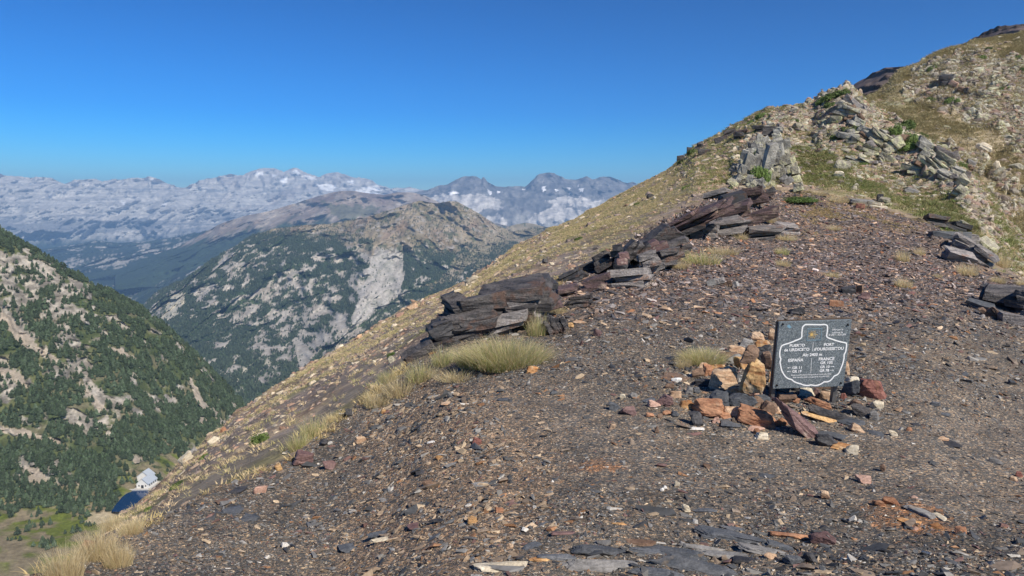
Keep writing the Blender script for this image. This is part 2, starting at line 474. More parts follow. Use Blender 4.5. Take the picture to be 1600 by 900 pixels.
# --- big wooded mountain, centre
xs = np.arange(120, 1000, 1.6)
top = [(120,540,3400),(200,490,3500),(225,477,3500),(240,460,3500),(262,446,3500),(285,440,3500),(300,424,3500),(330,404,3600),(360,386,3700),(395,368,3800),(430,357,3900),(480,350,4000),(515,350,4000),(545,344,4100),(590,334,4200),(620,325,4300),(640,318,4350),(655,313,4350),(668,315,4350),(682,318,4350),(700,314,4350),(715,315,4350),(730,324,4350),(752,335,4350),(775,352,4400),(800,362,4500),(830,356,4700),(870,357,4800),(1000,372,5000)]
rows = [[(120,740,1350),(1000,700,1350)], [(120,640,1750),(400,630,1750),(640,570,1900),(800,500,2100),(1000,440,2500)],
        [(120,590,2400),(300,540,2500),(500,500,2600),(640,460,2800),(800,420,3200),(1000,400,3600)],
        [(120,560,3000),(300,460,3100),(450,400,3300),(640,370,3600),(760,385,3800),(830,385,3900),(1000,385,4200)], top]
P, PX, PY, R = sheet(xs, rows, [16, 60, 70, 60])
z = P[..., 2].copy(); lat = P[..., 0].copy()
sh = lat+z*.55
g = ridged(sh/420+2, z/1100, R/900, 6, 81); g2 = ridged(sh/95+3, z/260, R/260, 6, 82)
# the pale rock rib that stands out of the face
rib = np.exp(-((PX-np.interp(PY, [350, 470, 560], [600, 560, 470]))/26)**2)*sstep(350, 375, PY)*sstep(600, 500, PY)
rd = sstep(.0, .35, fbm(sh/150, z/240, R/400, 4, 85))
P -= dirh(P.copy())*((g-.4)*320+(g2-.4)*(95+50*rd)+rib*220)[..., None]
P[..., 2] += fbm(lat/80, R/110, 0, 5, 84)*8
n1 = fbm(sh/75, z/110, R/130, 7, 86, gain=.72)
n2 = fbm(lat/30, z/22, R/60, 4, 87)
upper = sstep(0, 22, np.interp(PX, [200, 360, 400, 480, 540, 600, 700, 760, 850, 1000], [430, 372, 372, 378, 385, 400, 405, 395, 375, 380])-PY+n1*38)
col = lerpc((.028, .048, .022), (.055, .085, .035), sstep(-.2, .3, fbm(lat/60, z/60, 2, 4, 88)))
rockw = polymask(PX, PY, [[(355,380),(395,370),(420,420),(350,470),(300,470)],[(480,400),(590,360),(640,460),(600,520),(520,560),(380,600),(420,500),(380,520),(330,560),(350,480)],[(225,470),(290,440),(285,480),(240,540),(225,500)],[(640,460),(700,480),(640,540),(560,580),(600,520)]], 14, .03)
rock = sstep(.0, .13, n1*1.1+rockw*.20-.155+n2*.5)
col = lerpc(col, lerpc((.27, .245, .215), (.41, .38, .335), sstep(-.25, .3, n2)), rock)
pr = polymask(PX, PY, [[(594,358),(606,366),(620,388),(632,404),(634,432),(626,455),(600,470),(560,500),(545,480),(560,450),(572,420),(582,385)]], 6, .028)
col = lerpc(col, (.43, .405, .37), pr*.8*(.6+.8*np.clip(.5+n2, 0, 1)))
brown = lerpc((.20, .168, .10), (.32, .262, .185), sstep(-.25, .3, fbm(sh/90, z/90, 4, 5, 89)))
red = sstep(.0, .3, fbm(lat/160, z/120, 9, 4, 90))[..., None]
brown = brown*(1-red*.5)+np.array((.22, .145, .11))*red*.5
brown = lerpc(brown, (.32, .29, .25), sstep(.12, .25, n2+n1*.3))
brown = lerpc(brown, (.05, .075, .03), sstep(.16, .26, fbm(sh/45, z/45, 3, 5, 91))*.7)
col = lerpc(col, brown, upper)
tn = polymask(PX, PY, [[(770,365),(800,355),(870,356),(850,380),(780,400),(700,440),(660,450),(720,400)]], 10, .04)
col = lerpc(col, (.25, .21, .14), tn*.7)
scree = polymask(PX, PY, [[(268,460),(290,455),(286,478),(268,500),(250,505),(262,480)],[(294,555),(300,548),(298,562)],[(312,568),(322,566),(318,575)],[(362,572),(372,562),(366,578)],[(375,580),(398,570),(380,585)],[(230,485),(240,485),(235,493)],[(342,596),(376,602),(374,606),(346,600)],[(412,572),(430,548),(420,570)]], 2.5, .12)
col = lerpc(col, (.52, .48, .38), scree*.9)
col *= (1+.45*fbm(lat/22, z/18, 1, 4, 92))[..., None]
M_MID = mat_terrain('mid_rock', 0.06, .7, 1.35, 2.5, bscale=.08)
MID = dict(P=P, PX=PX, PY=PY, rock=np.maximum(rock, np.maximum(pr, scree)), upper=np.clip(upper+tn*.6, 0, 1), n=n1)
structure('mountain', P, col, M_MID, label='wooded mountain with a pale rock rib in the centre of the valley')

# --- wooded valley side on the left, with the valley floor
xs = np.arange(-420, 470, 1.5)
row0 = [(-420,1500,'L'),(470,1500,'L')]
row1 = [(-420,900,'L'),(0,880,'L'),(470,880,'L')]
toe = [(-420,830,'L'),(-120,805,'L'),(0,795,'L'),(100,800,'L'),(150,797,'L'),(180,797,'L'),(205,764,'L'),(245,755,'L'),(300,742,680),(400,740,760),(470,760,780)]
r3 = [(-420,700,720),(-120,695,700),(0,690,690),(100,690,680),(200,690,680),(300,690,730),(400,715,810),(470,755,830)]
r4 = [(-420,480,840),(-120,510,810),(0,525,800),(100,545,780),(200,575,770),(300,620,810),(350,650,840),(400,695,850),(470,750,860)]
top = [(-420,130,1150),(-120,285,1000),(0,360,970),(10,366,970),(40,384,960),(60,396,950),(92,414,940),(120,428,930),(150,446,920),(175,456,915),(200,471,910),(225,486,905),(240,496,900),(270,520,895),(300,546,895),(330,578,895),(350,600,895),(385,640,900),(420,682,910),(470,745,920)]
back = [(x, y+60, r*1.25) for x, y, r in top]
rows = [row0, row1, toe, r3, r4, top, back]
P, PX, PY, R = sheet(xs, rows, [10, 40, 60, 80, 80, 14], 8)
z = P[..., 2].copy(); lat = P[..., 0].copy(); dep = P[..., 1].copy()
onslope = sstep(-211, -196, z+sstep(260, 330, PX)*40)
n1 = fbm((lat+z)/42, z/34, dep/50, 6, 101, gain=.62)
g = ridged((lat+z*.8)/160, z/200, dep/260, 6, 102); g2 = ridged((lat+z)/38, z/40, dep/60, 5, 103)
rockp = [[(0,395),(60,400),(150,450),(140,490),(60,490),(0,470)],[(10,400),(45,400),(75,440),(70,500),(30,470),(0,500),(0,430)],[(70,410),(115,435),(130,470),(100,480)],[(0,485),(60,520),(70,540),(110,590),(100,600),(50,530),(0,500)],[(75,490),(105,500),(130,540),(110,570),(90,530)],[(105,545),(150,600),(165,620),(150,625),(100,560)],[(60,650),(100,640),(165,620),(150,660),(200,660),(190,680),(110,670)]]
rk = polymask(PX, PY, rockp, 9, .05)
n1b = fbm((lat+z)/14, z/12, dep/22, 5, 112, gain=.6)
rock = sstep(.02, .16, n1*.6+n1b*.9+rk*.24-.05)*onslope
P -= dirh(P.copy())*(onslope*((g-.4)*46+(g2-.4)*(9+16*rock)))[..., None]
P[..., 2] += onslope*(fbm(lat/20, dep/24, 0, 5, 104)*3.2)+(1-onslope)*fbm(lat/30, dep/30, 0, 4, 105)*1.0*sstep(-60, -140, lat*.0-80)
gg = fbm(lat/26, dep/30, z/30, 5, 106)
col = lerpc((.060, .080, .034), (.115, .125, .055), sstep(-.25, .3, gg))
col = lerpc(col, (.17, .15, .10), sstep(.05, .3, fbm(lat/35, dep/35, z/20, 5, 107))*.75)
rc = lerpc((.17, .155, .135), (.40, .365, .315), sstep(-.25, .3, fbm(lat/9, z/7, dep/12, 4, 108)))
col = lerpc(col, rc, rock)
scr = polymask(PX, PY, [[(0,490),(12,492),(60,535),(112,575),(100,572),(40,540),(0,505)],[(0,574),(20,578),(50,598),(44,606),(0,585)],[(163,545),(190,545),(215,560),(215,570),(185,556),(168,554)],[(290,583),(300,592),(320,625),(345,640),(340,644),(310,632)],[(38,722),(62,730),(76,750),(70,762),(46,756),(40,742)],[(20,755),(42,762),(40,772),(22,768)],[(0,668),(40,672),(95,688),(98,694),(40,684),(0,676)],[(118,590),(140,610),(165,640),(152,640)],[(300,650),(325,655),(340,665),(312,660)],[(118,745),(130,755),(120,762)],[(200,700),(222,706),(218,716),(205,712)],[(335,645),(352,650),(356,662),(342,656)]], 3, .1)
col = lerpc(col, (.36, .305, .25), scr*.85)
flat = 1-onslope
mead = lerpc((.21, .175, .115), (.115, .14, .028), sstep(-.1, .25, fbm(lat/22, dep/12, 0, 5, 109)+.25*polymask(PX, PY, [[(70,810),(150,800),(150,820),(100,845),(60,830)]], 8, .05)))
mead = lerpc(mead, (.04, .06, .02), sstep(.12, .2, fbm(lat/9, dep/9, 3, 4, 110))*sstep(815, 790, PY)*.8)
col = lerpc(col, mead, flat)
beach = polymask(PX, PY, [[(140,803),(180,797),(200,806),(190,822),(130,818)]], 3, .1)
col = lerpc(col, (.42, .35, .24), beach*.85)
col *= (1+.5*fbm(lat/6, z/5, dep/7, 4, 111))[..., None]
M_NEARMT = mat_terrain('valley_side', .35, .7, 1.35, .7, bscale=.5)
LS = dict(P=P, PX=PX, PY=PY, rock=rock, scr=scr, flat=flat, gg=gg, on=onslope, rk=rk, beach=beach)
structure('valley_side', P, col, M_NEARMT, label='wooded valley side with pale rock faces on the left and the meadow at its foot')

# --- hillside B: brown grass slope falling to the left, and the crag hill
xa = [-400, -150, 0, 60, 130, 200, 270, 340, 400, 480, 540, 600, 640, 690, 760, 850, 930, 1000, 1050, 1100, 1160, 1250, 1330, 1400, 1450, 1500, 1550, 1600, 1700, 2000]
ya = [1250, 1060, 940, 900, 872, 846, 802, 768, 736, 696, 646, 602, 562, 508, 474, 444, 408, 374, 346, 320, 302, 296, 310, 333, 348, 383, 418, 443, 478, 560]
ra = [3.0, 3.5, 4.2, 4.5, 4.8, 5.1, 5.5, 5.9, 6.3, 7.0, 7.5, 8.1, 8.8, 10.0, 11.5, 13, 15, 17.5, 20, 23, 26, 29, 29, 27, 26, 24, 22, 20, 17, 12]
btop = [(-400,1275,6),(0,955,7),(60,915,8),(100,892,10),(130,868,14),(160,834,20),(185,806,28),(205,795,31),(225,781,33),(245,765,35),(266,742,38),(290,716,41),(310,702,43),(330,680,45),(350,668,47),(368,648,48),(385,640,49),(420,612,53),(460,585,57),(500,560,62),(560,527,66),(620,490,70),(660,470,74),(700,454,77),(740,434,80),(770,412,83),(800,390,85),(850,364,88),(900,341,91),(960,309,94),(1000,289,95),(1040,268,94),(1070,246,92),(1085,229,91),(1110,218,90),(1130,210,90),(1145,200,90),(1180,178,91),(1200,171,92),(1240,168,93),(1275,162,94),(1283,150,95),(1300,141,95),(1318,139,95),(1335,144,94),(1352,158,93),(1400,190,90),(1440,213,84),(1470,228,80),(1500,252,76),(1540,298,70),(1570,338,64),(1620,395,56),(1700,440,48),(2000,530,30)]
bbot = [(x, y+46, r*1.17) for x, y, r in zip(xa, ya, ra)]
xs = np.arange(-400, 2001, 2.0)
def rowmix(f, rf=None):
    bt = np.array(btop, float); bb = np.array(bbot, float)
    X = np.array(sorted(set(list(bt[:, 0])+list(bb[:, 0]))))
    y = np.interp(X, bb[:, 0], bb[:, 1])*(1-f)+np.interp(X, bt[:, 0], bt[:, 1])*f
    r = 1/(1/np.interp(X, bb[:, 0], bb[:, 2])*(1-f)+1/np.interp(X, bt[:, 0], bt[:, 2])*f)
    return np.stack([X, y, r], 1).tolist()
bb2 = [(x, y+30, r*1.02) for x, y, r in bbot]
mid = rowmix(.5); mid2 = rowmix(.88)
# the crag hill stands steeper than the plane of the slope: pull its face nearer
mid = [(x, y, r*(1+.25*sstep(1050, 1250, x)*sstep(1560, 1400, x))) for x, y, r in mid]
brow = [(x, y+14, r*1.10) for x, y, r in btop]
fall = [(x, y+160, r*1.7) for x, y, r in btop]
P, PX, PY, R = sheet(xs, [bb2, bbot, mid, mid2, btop, brow, fall], [4, 80, 70, 40, 8, 12], 22)
z = P[..., 2].copy(); lat = P[..., 0].copy(); dep = P[..., 1].copy()
crag = sstep(1040, 1140, PX+(270-PY)*.4)*sstep(0, 40, np.interp(PX, xa, ya)-PY)
amp = R/90
n1 = fbm(lat/9, dep/9, z/7, 5, 121); n2 = fbm(lat/2.2, dep/2.2, z/2, 5, 122)
rgd = ridged((lat+z*.6)/5.5, dep/9, z/3.2, 5, 123)
rockn = polymask(PX, PY, [[(1145,290),(1150,230),(1190,195),(1230,215),(1245,270),(1240,290)],[(1190,190),(1280,150),(1330,140),(1400,190),(1450,220),(1500,260),(1490,300),(1420,270),(1380,240),(1330,220),(1260,215)],[(1400,215),(1470,235),(1520,290),(1560,370),(1520,350),(1460,290)]], 14, .03)
rough_ = np.clip(.25*crag+.75*rockn*crag, 0, 1)
P[..., 2] += (n1*.9+n2*.16)*np.clip(amp, .15, 1)*(.55+.45*crag)+(rgd-.35)*1.8*rough_*np.clip(amp, .2, 1)
edge_rock = np.exp(-((PY-np.interp(PX, [b[0] for b in btop], [b[1] for b in btop]))/9)**2)
P[..., 2] += edge_rock*np.maximum(0, fbm(lat/1.6, dep/4, z/2, 4, 124))*.6*sstep(60, 200, PX)
gt = sstep(-.3, .3, fbm(lat/1.6, dep/3, z/1.6, 5, 125)+n2*.3)
col = lerpc((.24, .175, .135), (.43, .335, .235), gt)
ol = sstep(-.02, .25, fbm(lat/3, dep/5, z/3, 5, 126)+.3*sstep(800, 950, PX)*sstep(450, 330, PY)*sstep(1090, 1000, PX))
col = lerpc(col, (.255, .245, .11), ol*.75)
rust = sstep(.05, .3, fbm(lat/5, dep/7, 9, 5, 127)+.35*edge_rock*(PX < 800)-.05)
col = lerpc(col, (.33, .215, .15), rust*.55)
grey = sstep(.02, .26, fbm(lat/1.8, dep/4, 12, 5, 128)+.20*sstep(50, 20, R))
col = lerpc(col, (.26, .215, .195), grey*.75)
# crag hill
lich = lerpc((.30, .27, .23), (.48, .45, .34), sstep(-.2, .25, fbm(lat/1.5, dep/2, z/1.0, 5, 129)))
lich = lerpc(lich, (.25, .17, .14), sstep(.05, .25, fbm(lat/3, dep/4, z/2, 4, 130))*.7)
hillc = lerpc((.33, .255, .155), lich, np.clip(sstep(.0, .16, fbm(lat/2.4, dep/3.5, z/1.6, 5, 131)+rockn*.22-.04), 0, 1))
grn = polymask(PX, PY, [[(1240,230),(1300,250),(1390,300),(1500,330),(1560,400),(1480,380),(1400,350),(1320,300),(1260,290)],[(1330,260),(1400,310),(1460,370),(1380,340)]], 18, .04)
hillc = lerpc(hillc, (.125, .155, .05), sstep(-.02, .16, fbm(lat/1.6, dep/2.4, z/1.2, 5, 132)+grn*.20-.08)*.8)
col = lerpc(col, hillc, crag*sstep(1100, 1220, PX))
col = lerpc(col, lerpc((.26, .19, .155), (.38, .29, .21), gt), crag*(1-sstep(1100, 1220, PX))*.8)
col *= (1+.55*n2+.4*fbm(lat/.6, dep/1.0, z/.6, 4, 133))[..., None]
M_SLOPE = mat_terrain('hillside_soil', 3.2, .62, 1.4, .16, bscale=5.0)
B = dict(P=P, PX=PX, PY=PY, crag=crag, rockn=rockn, grn=grn, ol=ol, rust=rust, grey=grey)
hill_B = structure('hillside', P, col, M_SLOPE, label='brown grassy hillside rising from lower left to the rocky crest')

# --- hillside D: the slope behind, upper right
dtop = [(1250,230,165),(1320,178,168),(1345,156,170),(1365,148,174),(1380,140,178),(1395,122,184),(1408,108,190),(1425,103,194),(1440,95,198),(1456,88,200),(1470,81,202),(1490,74,206),(1505,72,208),(1520,64,212),(1540,62,214),(1560,58,217),(1580,56,219),(1600,50,222),(1700,22,228),(2000,-60,240)]
dbot = [(1250,330,120),(1345,230,122),(1400,262,116),(1450,290,110),(1500,335,98),(1550,400,84),(1600,455,72),(1700,520,60),(2000,640,42)]
dmid = [(1250,270,140),(1345,185,148),(1400,200,146),(1450,220,142),(1500,240,138),(1600,270,130),(1700,290,125),(2000,300,110)]
dback = [(x, y+60, r*1.3) for x, y, r in dtop]
xs = np.arange(1250, 2001, 2.0)
P, PX, PY, R = sheet(xs, [dbot, dmid, dtop, dback], [70, 90, 8], 18)
z = P[..., 2].copy(); lat = P[..., 0].copy(); dep = P[..., 1].copy()
band = polymask(PX, PY, [[(1400,130),(1480,85),(1530,80),(1600,100),(1700,140),(1700,270),(1600,250),(1520,190),(1450,160),(1410,160)],[(1480,225),(1530,245),(1600,290),(1700,320),(1700,345),(1590,300),(1510,265)],[(1540,300),(1600,320),(1600,360),(1560,345)],[(1390,215),(1450,230),(1440,250),(1400,240)]], 12, .03)
n1 = fbm(lat/16, dep/16, z/12, 5, 141); n2 = fbm(lat/3.2, dep/4, z/3, 5, 142)
rgd = ridged((lat+z*.6)/9, dep/12, z/5, 5, 143)
P[..., 2] += n1*1.6+n2*.3+(rgd-.35)*2.6*band
rk = sstep(.0, .15, n2+band*.3-.16)
col = lerpc(lerpc((.33, .27, .18), (.45, .37, .25), sstep(-.2, .3, fbm(lat/9, dep/14, z/8, 5, 144))), lerpc((.31, .275, .23), (.50, .47, .39), sstep(-.2, .3, fbm(lat/2, dep/3, z/1.5, 4, 145))), rk)
col = lerpc(col, (.30, .17, .14), sstep(.05, .2, fbm(lat/6, dep/8, z/5, 4, 146)+polymask(PX, PY, [[(1480,130),(1530,140),(1520,165),(1490,150)]], 8, .1)*.3-.1)*rk*.8)
col = lerpc(col, (.13, .135, .05), sstep(.12, .28, fbm(lat/7, dep/9, z/6, 5, 147))*.55)
col *= (1+.5*n2+.4*fbm(lat/.9, dep/1.5, z/.9, 4, 148))[..., None]
D = dict(P=P, PX=PX, PY=PY, band=band, rk=rk)
hill_D = structure('hillside', P, col, M_SLOPE, label='steep tan hillside strewn with pale boulders at upper right')

# --- dark summits behind
etop = [(1150,260,600),(1290,175,600),(1315,150,600),(1330,136,600),(1340,129,600),(1352,123,600),(1372,113,600),(1385,108,600),(1400,107,600),(1415,108,600),(1440,100,600),(1500,76,600),(1525,61,600),(1540,54,600),(1556,47,600),(1575,43,600),(1592,41,600),(1640,41,600),(2000,60,600)]
xs = np.arange(1150, 2001, 3.0)
P, PX, PY, R = sheet(xs, [[(x, y+90, 420) for x, y, r in etop], etop, [(x, y+30, 800) for x, y, r in etop]], [50, 6])
z = P[..., 2].copy(); lat = P[..., 0].copy()
g = ridged((lat+z*.5)/40, z/50, R/60, 5, 151)
P -= dirh(P.copy())*((g-.4)*26)[..., None]
P[..., 2] += fbm(lat/16, z/20, 0, 5, 152)*1.8
col = lerpc((.085, .068, .066), (.15, .115, .11), sstep(-.25, .3, fbm(lat/16, z/10, 0, 5, 153)))
structure('summit', P, col, M_SLOPE, label='dark purplish summits showing behind the right hillside')

# --- ground A: the dark shale saddle in front
ytab = [1700, 1400, 1200, 1000, 900, 850, 800, 750, 700, 640, 600, 550, 500, 450, 400, 350, 300, 260]
rtab = [1.0, 1.32, 1.75, 2.45, 3.05, 3.45, 3.95, 4.5, 5.1, 6.0, 6.9, 8.4, 10.6, 14, 18, 23, 28.5, 33]
def r0(y): return np.exp(np.interp(-np.asarray(y, float), -np.array(ytab), np.log(np.array(rtab))))
xs = np.arange(-400, 2001, 2.6)
ye = np.interp(xs, xa, ya); re_ = np.interp(xs, xa, ra)
ye = ye + fbm(xs*.02, 0, 0, 3, 160)*7
k_ = np.exp(-(np.arange(-60, 61)/30.0)**2); k_ /= k_.sum()
ff = re_/r0(ye); ffs = np.convolve(np.pad(ff, 60, 'edge'), k_, 'valid')
NV = 330
tt = np.linspace(0, 1, NV)
ys0 = 1650.0
PY = ys0+(ye[None, :]-ys0)*(1-(1-tt[:, None])**1.45)
PX = np.broadcast_to(xs, PY.shape).copy()
tfr = (ys0-PY)/(ys0-ye[None, :])
tb = sstep(200, 1350, xs)[None, :]
wl_ = (.30+.70*sstep(.25, 1, tfr))*(1-tb)+sstep(.45, 1, tfr)*tb
R = r0(PY)*(1+(ffs[None, :]-1)*wl_)
# beyond the edge: roll over and fall away
ex = [(8, 1.03), (22, 1.08), (50, 1.2), (120, 1.45), (240, 1.9)]
PYx = np.array([ye+a for a, b in ex]); Rx = np.array([R[-1]*b for a, b in ex])
PY = np.concatenate([PY, PYx]); R = np.concatenate([R, Rx]); PX = np.concatenate([PX, PX[:len(ex)]])
P = point(PX, PY, R)
z = P[..., 2].copy(); lat = P[..., 0].copy(); dep = P[..., 1].copy()
bed = polymask(PX, PY, [[(940,420),(960,380),(1030,345),(1110,305),(1180,290),(1215,300),(1180,330),(1210,350),(1160,365),(1070,385),(1040,420),(1010,445),(950,440)]], 10, .04).astype(float)
bed2 = polymask(PX, PY, [[(1480,340),(1540,390),(1560,430),(1500,420),(1440,370)]], 10, .04).astype(float)
def blur(a, k=4):
    for ax in (0, 1):
        b = a.copy()
        for s in range(1, k+1): b += np.roll(a, s, ax)+np.roll(a, -s, ax)
        a = b/(2*k+1)
    return a
bed = blur(blur(bed)); bed2 = blur(blur(bed2))
path = polymask(PX, PY, [[(700,640),(900,590),(980,620),(1080,690),(1250,690),(1400,640),(1620,640),(1700,820),(1450,810),(1250,770),(1000,760),(800,700)]], 30, .01).astype(float)
path = blur(blur(path, 8), 8)
strat = ridged((lat*.9+dep*.35)/1.3, (dep*.8+lat*.2)/.42, z/.5, 5, 161)
P[..., 2] += fbm(lat/1.6, dep/1.8, 0, 4, 162)*.10+fbm(lat/.35, dep/.3, 0, 4, 163)*.030*(1-.6*path)
P[..., 2] += (ridged(lat/.16, dep/.11, 0, 3, 164)-.4)*.016*(1-.8*path)
P[..., 2] += bed*(strat-.3)*.42+bed2*(strat-.3)*.3+.10*sstep(420, 330, PY)*(strat-.3)
n1 = fbm(lat/1.4, dep/1.2, 0, 5, 165); n2 = fbm(lat/.3, dep/.22, 0, 4, 166)
col = lerpc((.110, .108, .103), (.172, .158, .138), sstep(-.25, .3, n1))
far = sstep(560, 420, PY)
col = lerpc(col, lerpc((.096, .089, .090), (.152, .132, .123), sstep(-.2, .25, n1+n2*.5)), far*.9)
brn = polymask(PX, PY, [[(560,640),(760,600),(860,640),(880,720),(820,900),(500,900),(560,760)]], 40, .01)
col = lerpc(col, (.225, .180, .140), blur(blur(brn.astype(float), 8), 8)*.75)
col = lerpc(col, (.170, .160, .146), path*.8)
och = polymask(PX, PY, [[(1330,795),(1360,783),(1420,782),(1470,795),(1505,830),(1490,838),(1420,825),(1360,815)],[(880,718),(960,712),(985,728),(900,738)]], 9, .05)
col = lerpc(col, (.26, .15, .085), och*.8*sstep(-.3, .2, n2))
tan_ = sstep(380, 330, PY)*sstep(1200, 1280, PX)+sstep(1480, 1560, PX)*sstep(450, 400, PY)
col = lerpc(col, (.25, .185, .12), sstep(-.1, .25, n1+.1)*np.clip(tan_, 0, 1)*.7)
lg = polymask(PX, PY, [[(940,420),(1010,415),(1030,445),(960,455)],[(1060,350),(1130,345),(1120,370),(1070,370)],[(1490,380),(1550,390),(1560,430),(1510,410)]], 8, .028)
col = lerpc(col, (.22, .21, .205), lg*sstep(-.3, .15, n2)*.8)
edge = np.concatenate([sstep(16, 0, (PY[:NV]-ye)), np.ones((len(ex), len(xs)))])
col = lerpc(col, (.20, .165, .125), edge*.5*(PX < 950))
col *= (1+.6*n2+.35*fbm(lat/.08, dep/.06, 0, 3, 167))[..., None]
A = dict(P=P, PX=PX, PY=PY, path=path, bed=bed, tan=np.clip(tan_, 0, 1), far=far, brn=brn, och=och, nv=NV)
M_GROUND = mat_ground()
ground = structure('ground', P, col, M_GROUND, label='dark shale gravel of the mountain pass in front')
for d in (A, B, D, LS, MID):
    d['sz'] = d['P'].shape[:2]
bpy.context.view_layer.update()

# ------------------------------------------------------------------ scattering on the sheets
def cellgeom(d):
    P = d['P']
    p00, p01, p11, p10 = P[:-1, :-1], P[:-1, 1:], P[1:, 1:], P[1:, :-1]
    n = np.cross(p11-p00, p10-p01); ar = np.linalg.norm(n, axis=-1)
    n = n/(ar[..., None]+1e-12); n *= np.sign(n[..., 2:3]+1e-9)
    return ar*.5, n
def scatter(d, N, w, rng, facing=True, maxr=None, xr=(-120, 1720), yr=(-50, 960)):
    """N random points on the sheet, density ~ w (per vertex); returns pos, normal, cell index"""
    ar, n = cellgeom(d)
    w = w[:-1, :-1]; px = d['PX'][:-1, :-1]; py = d['PY'][:-1, :-1]
    Pc = d['P'][:-1, :-1]
    ww = ar*w*((px > xr[0]) & (px < xr[1]) & (py > yr[0]) & (py < yr[1]))
    if facing:
        v = CAM-Pc; dist = np.linalg.norm(v, axis=-1)
        ww = ww*((n*v).sum(-1) > 0)
        if maxr: ww = ww*(dist < maxr)
    ww = ww.ravel(); ww = ww/ww.sum()
    idx = rng.choice(ww.size, N, p=ww)
    i, j = np.unravel_index(idx, ar.shape)
    a = rng.random((N, 1)); b = rng.random((N, 1)); P = d['P']
    pos = (P[i, j]*(1-a)+P[i, j+1]*a)*(1-b)+(P[i+1, j]*(1-a)+P[i+1, j+1]*a)*b
    return pos, n[i, j], (i, j)
def align(nrm, yaw, tilt, rng):
    """Euler angles that lay an object on a surface of this normal, with some random tilt"""
    n = nrm+rng.normal(0, 1, nrm.shape)*np.asarray(tilt).reshape(-1, 1)
    n = n/np.linalg.norm(n, axis=1, keepdims=True)
    x = np.stack([np.cos(yaw), np.sin(yaw), np.zeros_like(yaw)], 1)
    x = x-n*(x*n).sum(1, keepdims=True); x /= np.linalg.norm(x, axis=1, keepdims=True)
    y = np.cross(n, x)
    # matrix columns x,y,n -> XYZ euler
    ry = -np.arcsin(np.clip(x[:, 2], -1, 1)); rx = np.arctan2(y[:, 2], n[:, 2]); rz = np.arctan2(x[:, 1], x[:, 0])
    return np.stack([rx, ry, rz], 1)

def proto_coll(name, meshes):
    c = bpy.data.collections.new(name)
    for i, m in enumerate(meshes):
        o = bpy.data.objects.new(f'{name}_{i:02d}', m); c.objects.link(o)
    return c
def gn_group(coll):
    g = bpy.data.node_groups.new('scatter_'+coll.name, 'GeometryNodeTree')
    g.interface.new_socket('Geometry', in_out='INPUT', socket_type='NodeSocketGeometry')
    g.interface.new_socket('Geometry', in_out='OUTPUT', socket_type='NodeSocketGeometry')
    N = g.nodes; L = g.links
    gi = N.new('NodeGroupInput'); go = N.new('NodeGroupOutput')
    ip = N.new('GeometryNodeInstanceOnPoints'); ci = N.new('GeometryNodeCollectionInfo')
    ci.inputs['Collection'].default_value = coll
    ci.inputs['Separate Children'].default_value = True
    ci.inputs['Reset Children'].default_value = True
    ip.inputs['Pick Instance'].default_value = True
    def at(nm, ty):
        a = N.new('GeometryNodeInputNamedAttribute'); a.data_type = ty; a.inputs['Name'].default_value = nm; return a.outputs['Attribute']
    L.new(gi.outputs[0], ip.inputs['Points']); L.new(ci.outputs[0], ip.inputs['Instance'])
    L.new(at('rot', 'FLOAT_VECTOR'), ip.inputs['Rotation']); L.new(at('scl', 'FLOAT_VECTOR'), ip.inputs['Scale'])
    L.new(at('vi', 'INT'), ip.inputs['Instance Index'])
    L.new(ip.outputs[0], go.inputs[0])
    return g
def stuff(name, pos, rot, scl, col, coll, label, cat):
    n = len(pos)
    me = bpy.data.meshes.new(name); me.vertices.add(n)
    me.vertices.foreach_set('co', np.ascontiguousarray(pos, np.float32).ravel())
    for nm, v in (('rot', rot), ('scl', scl)):
        a = me.attributes.new(nm, 'FLOAT_VECTOR', 'POINT'); a.data.foreach_set('vector', np.ascontiguousarray(v, np.float32).ravel())
    a = me.attributes.new('icol', 'FLOAT_COLOR', 'POINT')
    c = np.ones((n, 4), np.float32); c[:, :3] = col; a.data.foreach_set('color', c.ravel())
    a = me.attributes.new('vi', 'INT', 'POINT'); a.data.foreach_set('value', RNG.integers(0, len(coll.objects), n).astype(np.int32))
    o = link(name, me); md = o.modifiers.new('scatter', 'NODES'); md.node_group = gn_group(coll)
    return setp(o, label, cat, kind='stuff')

